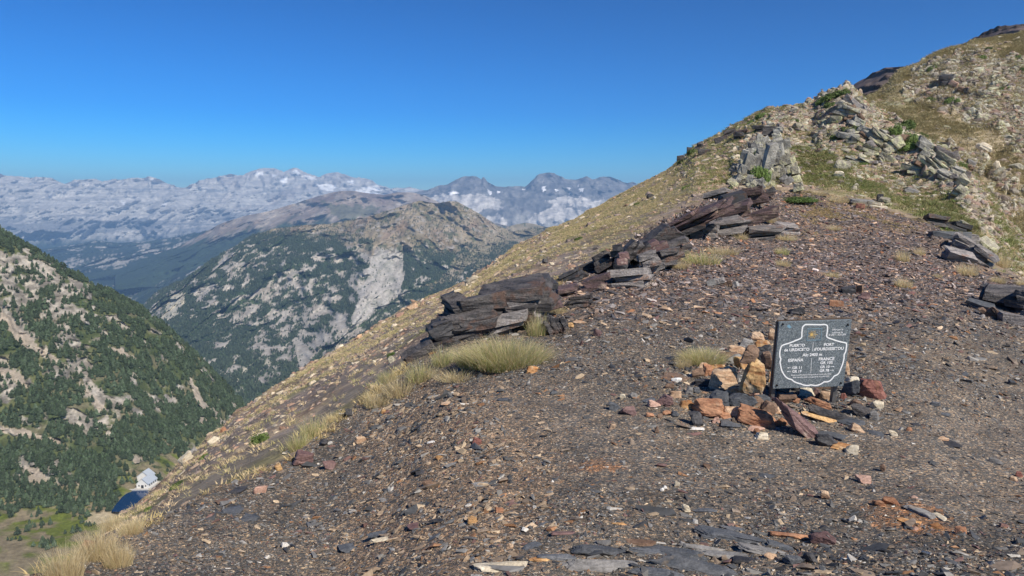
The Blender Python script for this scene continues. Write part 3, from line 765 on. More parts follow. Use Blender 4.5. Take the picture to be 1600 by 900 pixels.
# ------------------------------------------------------------------ rock shapes
_ico = {}
def ico(s):
    if s not in _ico:
        bm = bmesh.new(); bmesh.ops.create_icosphere(bm, subdivisions=s, radius=1)
        _ico[s] = (np.array([v.co[:] for v in bm.verts]), np.array([[v.index for v in f.verts] for f in bm.faces])); bm.free()
    return _ico[s]
def polyrock(rng, dims, sub=3, planes=13, rough=.05, sharp=1.0, strata=0.0, block=0.0):
    V, Fc = ico(sub)
    n = rng.normal(0, 1, (planes, 3)); n /= np.linalg.norm(n, axis=1, keepdims=True)
    n = np.concatenate([n, [[0, 0, 1], [0, 0, -1], [1, .1, .15], [-1, -.1, .2], [.1, -1, .2], [0, 1, 0]]])
    n[planes:] += rng.normal(0, .22, (6, 3)); n /= np.linalg.norm(n, axis=1, keepdims=True)
    dd = rng.uniform(.52, 1.0, len(n)); dd[planes:] = rng.uniform(.55, .85, 6)
    c = V@n.T
    r = np.min(np.where(c > .05, dd/np.maximum(c, .05), 9), axis=1)
    P = V*r[:, None]
    P /= np.abs(P).max(axis=0)
    sd_ = int(rng.integers(0, 9999))
    o = rng.uniform(0, 50, 3)
    q = P*2.2+o
    f = fbm(q[:, 0], q[:, 1], q[:, 2], 4, 300)
    P = P*(1+f[:, None]*rough*2)
    if sub >= 3 and block:
        K = 10 if sub == 3 else 26
        ce = rng.normal(0, .62, (K, 3)); mt = np.array((1, 1, 1.9))
        dd2 = (((P[:, None, :]-ce[None])*mt)**2).sum(-1); kk = dd2.argmin(1)
        ds = np.sort(dd2, 1); gap = np.sqrt(ds[:, 1])-np.sqrt(ds[:, 0])
        tl = rng.normal(0, 1, (K, 3))
        P = P*(1+rng.uniform(-.16, .10, K)[kk]*block+((P-ce[kk])*tl[kk]).sum(1)*.10*block-.07*block*np.exp(-(gap/.05)**2))[:, None]
    if strata:
        k = fbm(q[:, 0]*.4, q[:, 1]*.4, P[:, 2]*5+o[2], 3, 301)
        P[:, :2] *= (1+k*strata*2.2)[:, None]
    return P*np.asarray(dims)*.5, Fc
def flake_mesh(rng, flat=.16, npts=11, name='flake', mat=None, el=.62):
    bm = bmesh.new()
    for k in range(npts):
        a = rng.uniform(0, 2*math.pi); r = rng.uniform(.35, .5) if k < npts-3 else rng.uniform(0, .4)
        bm.verts.new((math.cos(a)*r, math.sin(a)*r*el, rng.uniform(-.5, .5)*flat))
    g = bmesh.ops.convex_hull(bm, input=list(bm.verts))
    bmesh.ops.delete(bm, geom=[v for v in bm.verts if not v.link_faces], context='VERTS')
    me = bpy.data.meshes.new(name); bm.to_mesh(me); bm.free()
    if mat: me.materials.append(mat)
    return me

M_FLAKE = mat_inst('shale_flake', .62, .4, 6, 0, .7, 1.25)
M_STONE = mat_inst('hill_stone', .85, .2, 3, .05, .6, 1.35)
def mat_objcol(name, rough=.8, spec=.3, nscale=8, bumpd=.004):
    t = NT(name); oi = t.new('ShaderNodeObjectInfo'); tc = t.new('ShaderNodeTexCoord')
    n = t.noise(nscale, tc.outputs['Object'], 6, .65, .5)
    r = t.ramp(n.outputs['Fac'], [(.3, (.58, .6, .62)), (.55, (1, 1, 1)), (.72, (1.45, 1.25, 1.05))])
    t.lk(t.mix(oi.outputs['Color'], r.outputs[0], 1.0, 'MULTIPLY'), t.b.inputs['Base Color'])
    t.b.inputs['Roughness'].default_value = rough; t.b.inputs['Specular IOR Level'].default_value = spec
    t.lk(t.bump(n.outputs['Fac'], .8, bumpd), t.b.inputs['Normal'])
    return t.m
M_OSTONE = mat_objcol('loose_stone', .75, .3, 30, .006)
M_OBOULD = mat_objcol('hill_boulder', .9, .15, 4, .028)

PAL = [((.070, .073, .078), 'dark blue grey', 30), ((.155, .152, .148), 'mid grey', 24), ((.185, .145, .112), 'brown', 19),
       ((.44, .34, .23), 'tan', 9), ((.27, .145, .075), 'rusty orange', 4), ((.150, .088, .078), 'maroon', 5),
       ((.33, .315, .29), 'pale grey', 8), ((.035, .035, .038), 'black', 6), ((.55, .52, .47), 'whitish', 1.2)]
pw = np.array([p[2] for p in PAL], float); pw /= pw.sum()
pc = np.array([p[0] for p in PAL])
def palette(n, rng, w=None):
    k = rng.choice(len(PAL), n, p=pw if w is None else w)
    return pc[k]*rng.uniform(.7, 1.35, (n, 1)), k

rngA = np.random.default_rng(77)
flakes = proto_coll('shale_flake_kind', [flake_mesh(rngA, rngA.uniform(.10, .3), 10, 'flake', M_FLAKE, rngA.uniform(.45, .85)) for _ in range(12)])
Aw = np.ones(A['P'].shape[:2]); Aw[A['nv']:] = .35
loose = (1-.86*A['path'])
def shale(name, N, size, maxr, w, label, tilt, power=1.6):
    pos, nrm, (i, j) = scatter(A, N, w, rngA, maxr=maxr)
    s = size[0]*(size[1]/size[0])**(rngA.random(N)**power)
    yaw = rngA.normal(.15, .9, N)
    rot = align(nrm, yaw, np.full(N, tilt), rngA)
    col, k = palette(N, rngA)
    f = A['brn'][i, j][:, None]*(rngA.random((N, 1)) < .32)*1.0
    col = col*(1-f)+f*np.array([(.30, .225, .155)])*rngA.uniform(.6, 1.5, (N, 1))
    f = A['far'][i, j][:, None]
    col = col*(1-f*.6)+col*np.array([1.05, .82, .84])*f*.6
    scl = s[:, None]*np.stack([rngA.uniform(.8, 1.4, N), rngA.uniform(.7, 1.1, N), rngA.uniform(.6, 1.6, N)], 1)
    pos = pos+nrm*(s*.03)[:, None]
    stuff(name, pos, rot, scl, col, flakes, label, 'shale flakes')
gb0 = Vector((2.62, 6.05, 0)) if False else Vector((point(1240, 640, 6.7)).tolist())
near_grit = loose*(.45+1.0*sstep(-.1, .2, fbm(A['P'][..., 0]/.5, A['P'][..., 1]/.5, 0, 3, 401)))*Aw
csx = np.hypot(A['P'][..., 0]-gb0[0]+.25, (A['P'][..., 1]-gb0[1])*.8)
cairn_w = sstep(1.1, .35, csx)
shale('cairn_rubble', 1500, (.025, .10), 60, cairn_w, 'small broken pieces lying between the stones of the cairn', .45, 1.2)
shale('shale_grit', 110000, (.010, .032), 8.5, near_grit+.25, 'fine grit of dark shale chips covering the pass', .28)
shale('shale_scree', 52000, (.028, .085), 19, near_grit*(.5+.5*A['brn']+.8*A['far']), 'small shale flakes scattered over the pass', .25)
shale('shale_rubble', 26000, (.07, .22), 60, (loose**3)*(.08+1.0*A['far'])*Aw*(1+2*A['bed']), 'flat shale rubble on the upper part of the pass', .2, 2.4)

def gpt(px, py, ob=None):
    """where the sight line through a photograph pixel meets the terrain"""
    o = Vector(CAM); d = Vector(rayh(px, py).tolist()).normalized()
    best = None
    for t in ([ob] if ob else [ground, hill_B, hill_D]):
        hit, loc, nr, idx = t.ray_cast(o, d)
        if hit and (best is None or (loc-o).length < best[2]): best = (loc, nr, (loc-o).length)
    return best
def depth_at(loc): return (loc[1]-CAM[1])*CP-(loc[2]-CAM[2])*SP
def down(x, y, ob=None):
    for t in ([ob] if ob else [ground, hill_B, hill_D]):
        hit, loc, nr, idx = t.ray_cast(Vector((x, y, 400)), Vector((0, 0, -1)))
        if hit: return loc
    return None

# ------------------------------------------------------------------ rock colours
RK = {
 'slate': mat_rock('slate_rock', (.060, .068, .080), (.125, .13, .14), (.20, .15, .10), 8, .004, .65, amt3=.66),
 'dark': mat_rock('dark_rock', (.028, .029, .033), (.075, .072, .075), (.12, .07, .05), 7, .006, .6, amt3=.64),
 'rust': mat_rock('rust_rock', (.24, .105, .058), (.40, .215, .125), (.42, .34, .25), 6, .004, .8, amt3=.60),
 'ochre': mat_rock('ochre_rock', (.30, .13, .05), (.55, .36, .17), (.62, .52, .38), 6, .006, .8, amt3=.56),
 'tan': mat_rock('tan_rock', (.36, .215, .13), (.56, .41, .28), (.32, .14, .07), 6, .005, .85, amt3=.60),
 'cream': mat_rock('cream_rock', (.44, .37, .26), (.62, .56, .45), (.35, .20, .12), 8, .003, .85, amt3=.64),
 'white': mat_rock('white_rock', (.62, .59, .54), (.80, .78, .74), None, 8, .002, .7),
 'maroon': mat_rock('maroon_rock', (.105, .062, .062), (.20, .125, .115), (.30, .24, .20), 7, .004, .65, amt3=.63),
 'red': mat_rock('red_rock', (.15, .060, .048), (.26, .115, .090), (.36, .20, .11), 7, .004, .7, amt3=.60),
 'brown': mat_rock('brown_rock', (.12, .075, .052), (.21, .14, .10), (.33, .24, .16), 7, .005, .8, amt3=.62),
 'pink': mat_rock('pink_rock', (.34, .20, .15), (.50, .33, .26), (.55, .46, .36), 7, .003, .8, amt3=.62),
 'grey': mat_rock('grey_rock', (.15, .145, .14), (.26, .25, .24), (.30, .22, .15), 6, .005, .8, amt3=.66),
 'crag': mat_rock('crag_rock', (.13, .125, .12), (.36, .345, .31), (.42, .40, .28), 1.8, .08, .9, (1, 1, 1), .57),
 'lich': mat_rock('lichen_rock', (.20, .18, .15), (.42, .39, .30), (.45, .44, .27), 1.6, .08, .9, (1, 1, 1), .55),
 'purp': mat_rock('purple_rock', (.045, .035, .028), (.155, .100, .100), (.26, .20, .16), 4.0, .04, .7, (.6, .6, 4), .62),
 'outc': mat_rock('dark_outcrop', (.035, .035, .040), (.165, .150, .145), (.15, .095, .075), 4.2, .05, .7, (.5, .7, 5), .60),
 'outg': mat_rock('pale_outcrop', (.13, .12, .12), (.33, .30, .285), (.26, .16, .12), 4.0, .04, .85, (.7, .7, 4), .62),
}
def rock_mesh(name, rng, dims, sub, mat, planes=13, rough=.05, strata=0, R3=None, off=(0, 0, 0), smooth=False):
    P, Fc = polyrock(rng, dims, sub, planes, rough, strata=strata, block=.45)
    if R3 is not None: P = P@np.array(R3).T
    P = P+np.array(off)
    return mesh_np(name, P, Fc, mat, smooth)

rngS = np.random.default_rng(2024)
def stone(x, y, w, h, key, label, ang=0, flat=False, r=None, name='stone', cat='stone', group=None, planes=7, sink=.12, mat=None, sub=None, deep=.85, parent=None, yaw=None):
    """a stone whose picture is w x h pixels round pixel (x, y)"""
    hit = gpt(x, y+h*(.30 if flat else .42))
    if hit is None: return None
    loc = hit[0]
    if r is not None:
        q = point(x, y+h*.42, r); loc = Vector(q.tolist())
    if not flat and r is None and abs(ang) >= 30:
        g2 = gpt(x, y+.5*w*abs(math.sin(math.radians(ang)))*.9)
        if g2 is not None:
            r = math.hypot(g2[0].x, g2[0].y)*1.015; loc = Vector(point(x, y+h*.42, r).tolist())
    dd = depth_at(loc); W = w/F*dd; H = h/F*dd
    th = math.atan2(CAM[2]-loc.z, math.hypot(loc.x, loc.y))
    ca, sa = math.cos(math.radians(-ang)), math.sin(math.radians(-ang))
    az = math.atan2(loc.x, loc.y)
    if flat:
        T = max(.10*W, .012) if W < .5 else .07*W
        Dp = min(max((H-T*.8)/max(math.sin(max(th, .05)), .12), .3*W), 1.3*W)
        loc = Vector((loc.x, loc.y, loc.z)); dims = (W*1.04, Dp, T)
        # angle in the picture becomes a turn on the ground
        k = math.radians(-ang)*1.0
        a2 = math.atan2(math.sin(k)/max(math.sin(max(th, .1)), .2), math.cos(k)) if ang else 0
        Rm = Matrix.Rotation(-az+a2, 3, 'Z')
        nr = hit[1] if hit[1].z > 0 else -hit[1]
        up = (Vector((0, 0, 1))*.8+nr*.2).normalized()
        Rm = Vector((0, 0, 1)).rotation_difference(up).to_matrix()@Rm
        off = Vector((0, 0, T*.28))
    else:
        dims = (W*1.04, deep*math.sqrt(W*H), H*1.05)
        Rm = Matrix.Rotation(-az, 3, 'Z')@Matrix.Rotation(math.radians(ang), 3, 'Y')
        if r is None: off = Vector((0, 0, H*(.46-sink)))+Vector((math.sin(az), math.cos(az), 0))*dims[1]*.3
        else: off = Vector((0, 0, H*.42))
    if sub is None: sub = 4 if w > 26 else 3
    me = rock_mesh(name, rngS, dims, sub, mat or RK[key], planes, .05, .06 if flat else .03, Rm, off)
    o = link(name, me, parent)
    if parent is not None: o.location = loc-parent.location
    else: o.location = loc
    if label: setp(o, label, cat, group, 'thing')
    return o

# ------------------------------------------------------------------ the sign
gb = gpt(1260, 634, ground)[0]
SD = depth_at(gb)
def build_sign():
    base = Vector(gb)
    root = empty('sign', base)
    setp(root, 'speckled grey border sign with white shell outline and lettering on two short steel legs', 'sign', None)
    tilt = math.radians(12); roll = math.radians(-1.6)
    W = 112.5/F*SD; Hh = 107/F*SD/math.cos(tilt)/.985
    # frame: x right, y up the plate, z towards the viewer
    Rp = Matrix.Rotation(math.radians(2), 3, 'Z')@Matrix.Rotation(roll, 3, 'Y')@Matrix.Rotation(math.pi/2+tilt, 3, 'X')
    ctr_px = point(1267.5, 553.5, 1.0)-CAM
    tscale = (base.y-CAM[1]-.02)/ctr_px[1]
    ctr = Vector((CAM+ctr_px*tscale).tolist())-base
    def tp(x, y, z): return ctr+Rp@Vector((x, y, z))
    def put(name, vs, fs, mat, smooth=False):
        me = bpy.data.meshes.new(name); me.from_pydata([tp(*v) for v in vs], [], fs); me.materials.append(mat)
        for p in me.polygons: p.use_smooth = smooth
        return link(name, me, root)
    # granite
    t = NT('speckled_granite'); tc = t.new('ShaderNodeNewGeometry')
    v = t.new('ShaderNodeTexVoronoi'); v.inputs['Scale'].default_value = 240; t.lk(tc.outputs['Position'], v.inputs['Vector'])
    s = t.new('ShaderNodeSeparateColor'); t.lk(v.outputs['Color'], s.inputs[0])
    r = t.ramp(s.outputs[0], [(0, (.070, .085, .10)), (.4, (.125, .15, .17)), (.7, (.18, .21, .23)), (.9, (.26, .29, .31)), (1, (.38, .41, .43))])
    n = t.noise(420, tc.outputs['Position'], 3, .6); r2 = t.ramp(n.outputs['Fac'], [(.35, .6), (.65, 1.35)])
    t.lk(t.mix(r.outputs[0], r2.outputs[0], 1.0, 'MULTIPLY'), t.b.inputs['Base Color'])
    t.b.inputs['Roughness'].default_value = .42; t.b.inputs['Specular IOR Level'].default_value = .35
    granite = t.m
    steel = mat_plain('dark_steel', (.16, .155, .155), .5, .5, .5, 30, .25)
    rustst = mat_plain('rusted_edge', (.10, .07, .05), .7, .2, .3, 40, .4)
    white = mat_plain('white_paint', (.88, .88, .89), .5)
    gold = mat_plain('yellow_inlay', (.62, .42, .15), .5)
    blue = mat_plain('blue_inlay', (.20, .36, .47), .5)
    blk = mat_plain('black_bolt', (.012, .012, .014), .4)
    def box(name, x0, x1, y0, y1, z0, z1, mat, bev=.002):
        bm = bmesh.new()
        bmesh.ops.create_cube(bm, size=1)
        for q in bm.verts: q.co = Vector(((x0+x1)/2+q.co.x*(x1-x0), (y0+y1)/2+q.co.y*(y1-y0), (z0+z1)/2+q.co.z*(z1-z0)))
        if bev: bmesh.ops.bevel(bm, geom=list(bm.edges), offset=bev, segments=2, affect='EDGES')
        for q in bm.verts: q.co = tp(*q.co)
        me = bpy.data.meshes.new(name); bm.to_mesh(me); bm.free(); me.materials.append(mat)
        return link(name, me, root)
    box('plaque', -W/2, W/2, -Hh/2, Hh/2, -.012, .012, granite, .002)
    box('backing_plate', -W/2-.004, W/2+.002, -Hh/2+.004, Hh/2+.004, -.030, -.0125, rustst)
    lw = .034
    for side, gx in ((-1, -W/2+lw/2+.006), (1, W/2-lw/2-.024)):
        # leg runs from the ground up the back of the plate
        foot_y = -Hh/2-.22
        box('leg', gx-lw/2, gx+lw/2, foot_y, Hh/2-.02, -.072, -.0305, steel, .003)
    for bx, by in ((.052, .028), (.947, .068), (.055, .945), (.955, .945)):
        bm = bmesh.new(); bmesh.ops.create_cone(bm, cap_ends=True, segments=14, radius1=.0085, radius2=.0065, depth=.009)
        for q in bm.verts: q.co = tp(q.co.x+(bx-.5)*W, q.co.y+(.5-by)*Hh, q.co.z+.0165)
        me = bpy.data.meshes.new('bolt'); bm.to_mesh(me); bm.free(); me.materials.append(blk); link('bolt', me, root)
    def uv(X, Y):      # position read off the enlarged photograph -> plate coordinates
        t_ = (Y-70)/730; xl = 125-65*t_; xr = 905-112*t_
        return ((X-xl)/(xr-xl)-.5)*W, (.5-t_)*Hh
    def ribbon(name, pts, wd, z, mat, closed=True, h=.0012):
        n_ = len(pts); vs = []; fs = []
        for i in range(n_):
            a = Vector(pts[(i-1) % n_] if closed or i > 0 else pts[0]); b = Vector(pts[(i+1) % n_] if closed or i < n_-1 else pts[-1])
            tdir = (b-a).normalized(); nn = Vector((-tdir.y, tdir.x)); p = Vector(pts[i])
            for k in (-1, 1):
                vs.append((p.x+nn.x*k*wd/2, p.y+nn.y*k*wd/2, z+h)); vs.append((p.x+nn.x*k*wd/2, p.y+nn.y*k*wd/2, z-.0005))
        m_ = n_ if closed else n_-1
        for i in range(m_):
            a = i*4; b = ((i+1) % n_)*4
            fs += [(a, b, b+2, a+2), (a+1, a, a+2+0, a+3)[:0] or (a, a+1, b+1, b), (a+2, b+2, b+3, a+3)]
        return put(name, vs, fs, mat)
    raw = [(372,140),(380,122),(400,106),(430,104),(500,107),(560,110),(612,110),(632,118),(640,136),(637,185),(632,243),(690,272),(760,298),(828,316),(838,330),(834,370),(826,415),(810,442),(808,480),(800,515),(788,555),(770,600),(750,645),(728,668),(700,680),(680,705),(655,730),(625,742),(592,742),(570,758),(540,772),(500,780),(460,771),(425,776),(390,772),(350,755),(320,745),(285,728),(255,702),(225,692),(195,668),(170,630),(152,590),(142,540),(136,500),(144,468),(135,445),(133,400),(142,350),(160,320),(230,298),(300,272),(360,244),(366,190)]
    pts = []
    for i in range(len(raw)):
        p0, p1, p2, p3 = [np.array(raw[(i+k) % len(raw)], float) for k in (-1, 0, 1, 2)]
        for tt_ in (0, .33, .66):
            pts.append(uv(*(.5*((2*p1)+(-p0+p2)*tt_+(2*p0-5*p1+4*p2-p3)*tt_**2+(-p0+3*p1-3*p2+p3)*tt_**3))))
    ribbon('shell_outline', pts, .0098, .0125, white)
    ribbon('divider_line', [uv(487, 297), uv(476, 395)], .0026, .0125, white, False)
    ribbon('divider_line', [uv(466, 470), uv(455, 640)], .0026, .0125, white, False)
    x0, y0 = uv(432, 152); x1, y1 = uv(566, 274)
    ribbon('emblem_frame', [(x0, y0), (x1, y0), (x1, y1), (x0, y1)], .003, .0125, blue)
    cx, cy = uv(470, 213)
    vs = []; fs = []
    for k in range(13):
        a = math.radians(-150+300*k/12); L_ = .030 if k % 2 == 0 else .025
        L_ *= 1+.5*max(0, math.cos(a))
        for a2, r_ in ((a-.09, .004), (a+.09, .004), (a+.06, L_), (a-.06, L_)):
            vs.append((cx+math.cos(a2)*r_, cy+math.sin(a2)*r_, .0137))
        fs.append((4*k, 4*k+1, 4*k+2, 4*k+3))
    b0 = len(vs)
    for k in range(10):
        a = 2*math.pi*k/10; vs.append((cx+math.cos(a)*.013, cy+math.sin(a)*.013, .0141))
    fs.append(tuple(range(b0, b0+10)))
    put('shell_emblem', vs, fs, gold)
    vs = []; fs = []
    for i, (a, b) in enumerate(((206, 112), (232, 95), (258, 128), (232, 138))): vs.append((*uv(a, b), .0128))
    put('small_mark', vs, [(0, 1, 2, 3)], blue)
    def text(s, X, Y, capw, caph, hvy=.0):
        c = bpy.data.curves.new('lettering', 'FONT'); c.body = s; c.size = 1; c.align_x = 'CENTER'; c.align_y = 'CENTER'; c.offset = hvy; c.extrude = 0.0; c.resolution_u = 3
        o = bpy.data.objects.new('lettering_source', c); C.objects.link(o)
        dg = bpy.context.evaluated_depsgraph_get(); me = bpy.data.meshes.new_from_object(o.evaluated_get(dg))
        bpy.data.objects.remove(o); bpy.data.curves.remove(c)
        me.name = 'lettering'
        co = np.array([v.co[:] for v in me.vertices]); mn = co.min(0); mx = co.max(0)
        ux, uy = uv(X, Y); ww = capw/780*W*1.04; hh = caph/730*Hh*1.15
        co[:, 0] = (co[:, 0]-(mn[0]+mx[0])/2)/(mx[0]-mn[0])*ww+ux; co[:, 1] = (co[:, 1]-(mn[1]+mx[1])/2)/(mx[1]-mn[1])*hh+uy
        for q, v in zip(co, me.vertices): v.co = tp(q[0], q[1], .0134)
        me.materials.clear(); me.materials.append(white)
        link('lettering', me, root)
    T = [('PUERTO', 317, 325, 158, 27, .028), ('de URDICETO', 312, 371, 262, 29, .028), ('PORT', 653, 327, 106, 27, .028), ("d'OURDISSETOU", 650, 373, 310, 29, .028),
         ('Alt: 2403 m', 474, 432, 204, 30, .028), ('ESPAÑA', 302, 482, 160, 36, .028), ('FRANCE', 624, 484, 164, 30, .028), ('GR 105', 622, 526, 130, 27, .028),
         ('GR 11', 313, 571, 98, 26, .028), ('GR 19', 311, 612, 96, 26, .028), ('GR 10', 604, 572, 100, 26, .028), ('GR 78', 598, 613, 100, 26, .028),
         ('Estela transfronteriza inaugurada el 16 de julio 2022', 460, 655, 420, 17, .012), ('Stèle transfrontalière inaugurée le 16 juillet 2022', 458, 681, 385, 17, .012),
         ('Offert par la', 745, 170, 112, 20, .012), ('commune de', 745, 197, 112, 16, .012), ('St LARY - SOULAN', 742, 222, 178, 19, .012)]
    for a in T: text(*a)
    for X, Y, s in ((232, 569, -1), (230, 610, -1), (682, 572, 1), (676, 613, 1)):
        x, y = uv(X, Y); l = .013
        put('arrow', [(x-l, y-.0016, .0134), (x+l, y-.0016, .0134), (x+l, y+.0016, .0134), (x-l, y+.0016, .0134), (x+s*(l+.004), y, .0138), (x+s*(l-.007), y+.006, .0138), (x+s*(l-.007), y-.006, .0138)],
            [(0, 1, 2, 3), (4, 5, 6) if s > 0 else (4, 6, 5)][:2], white)
    return root, ctr+base
sign, sign_c = build_sign()

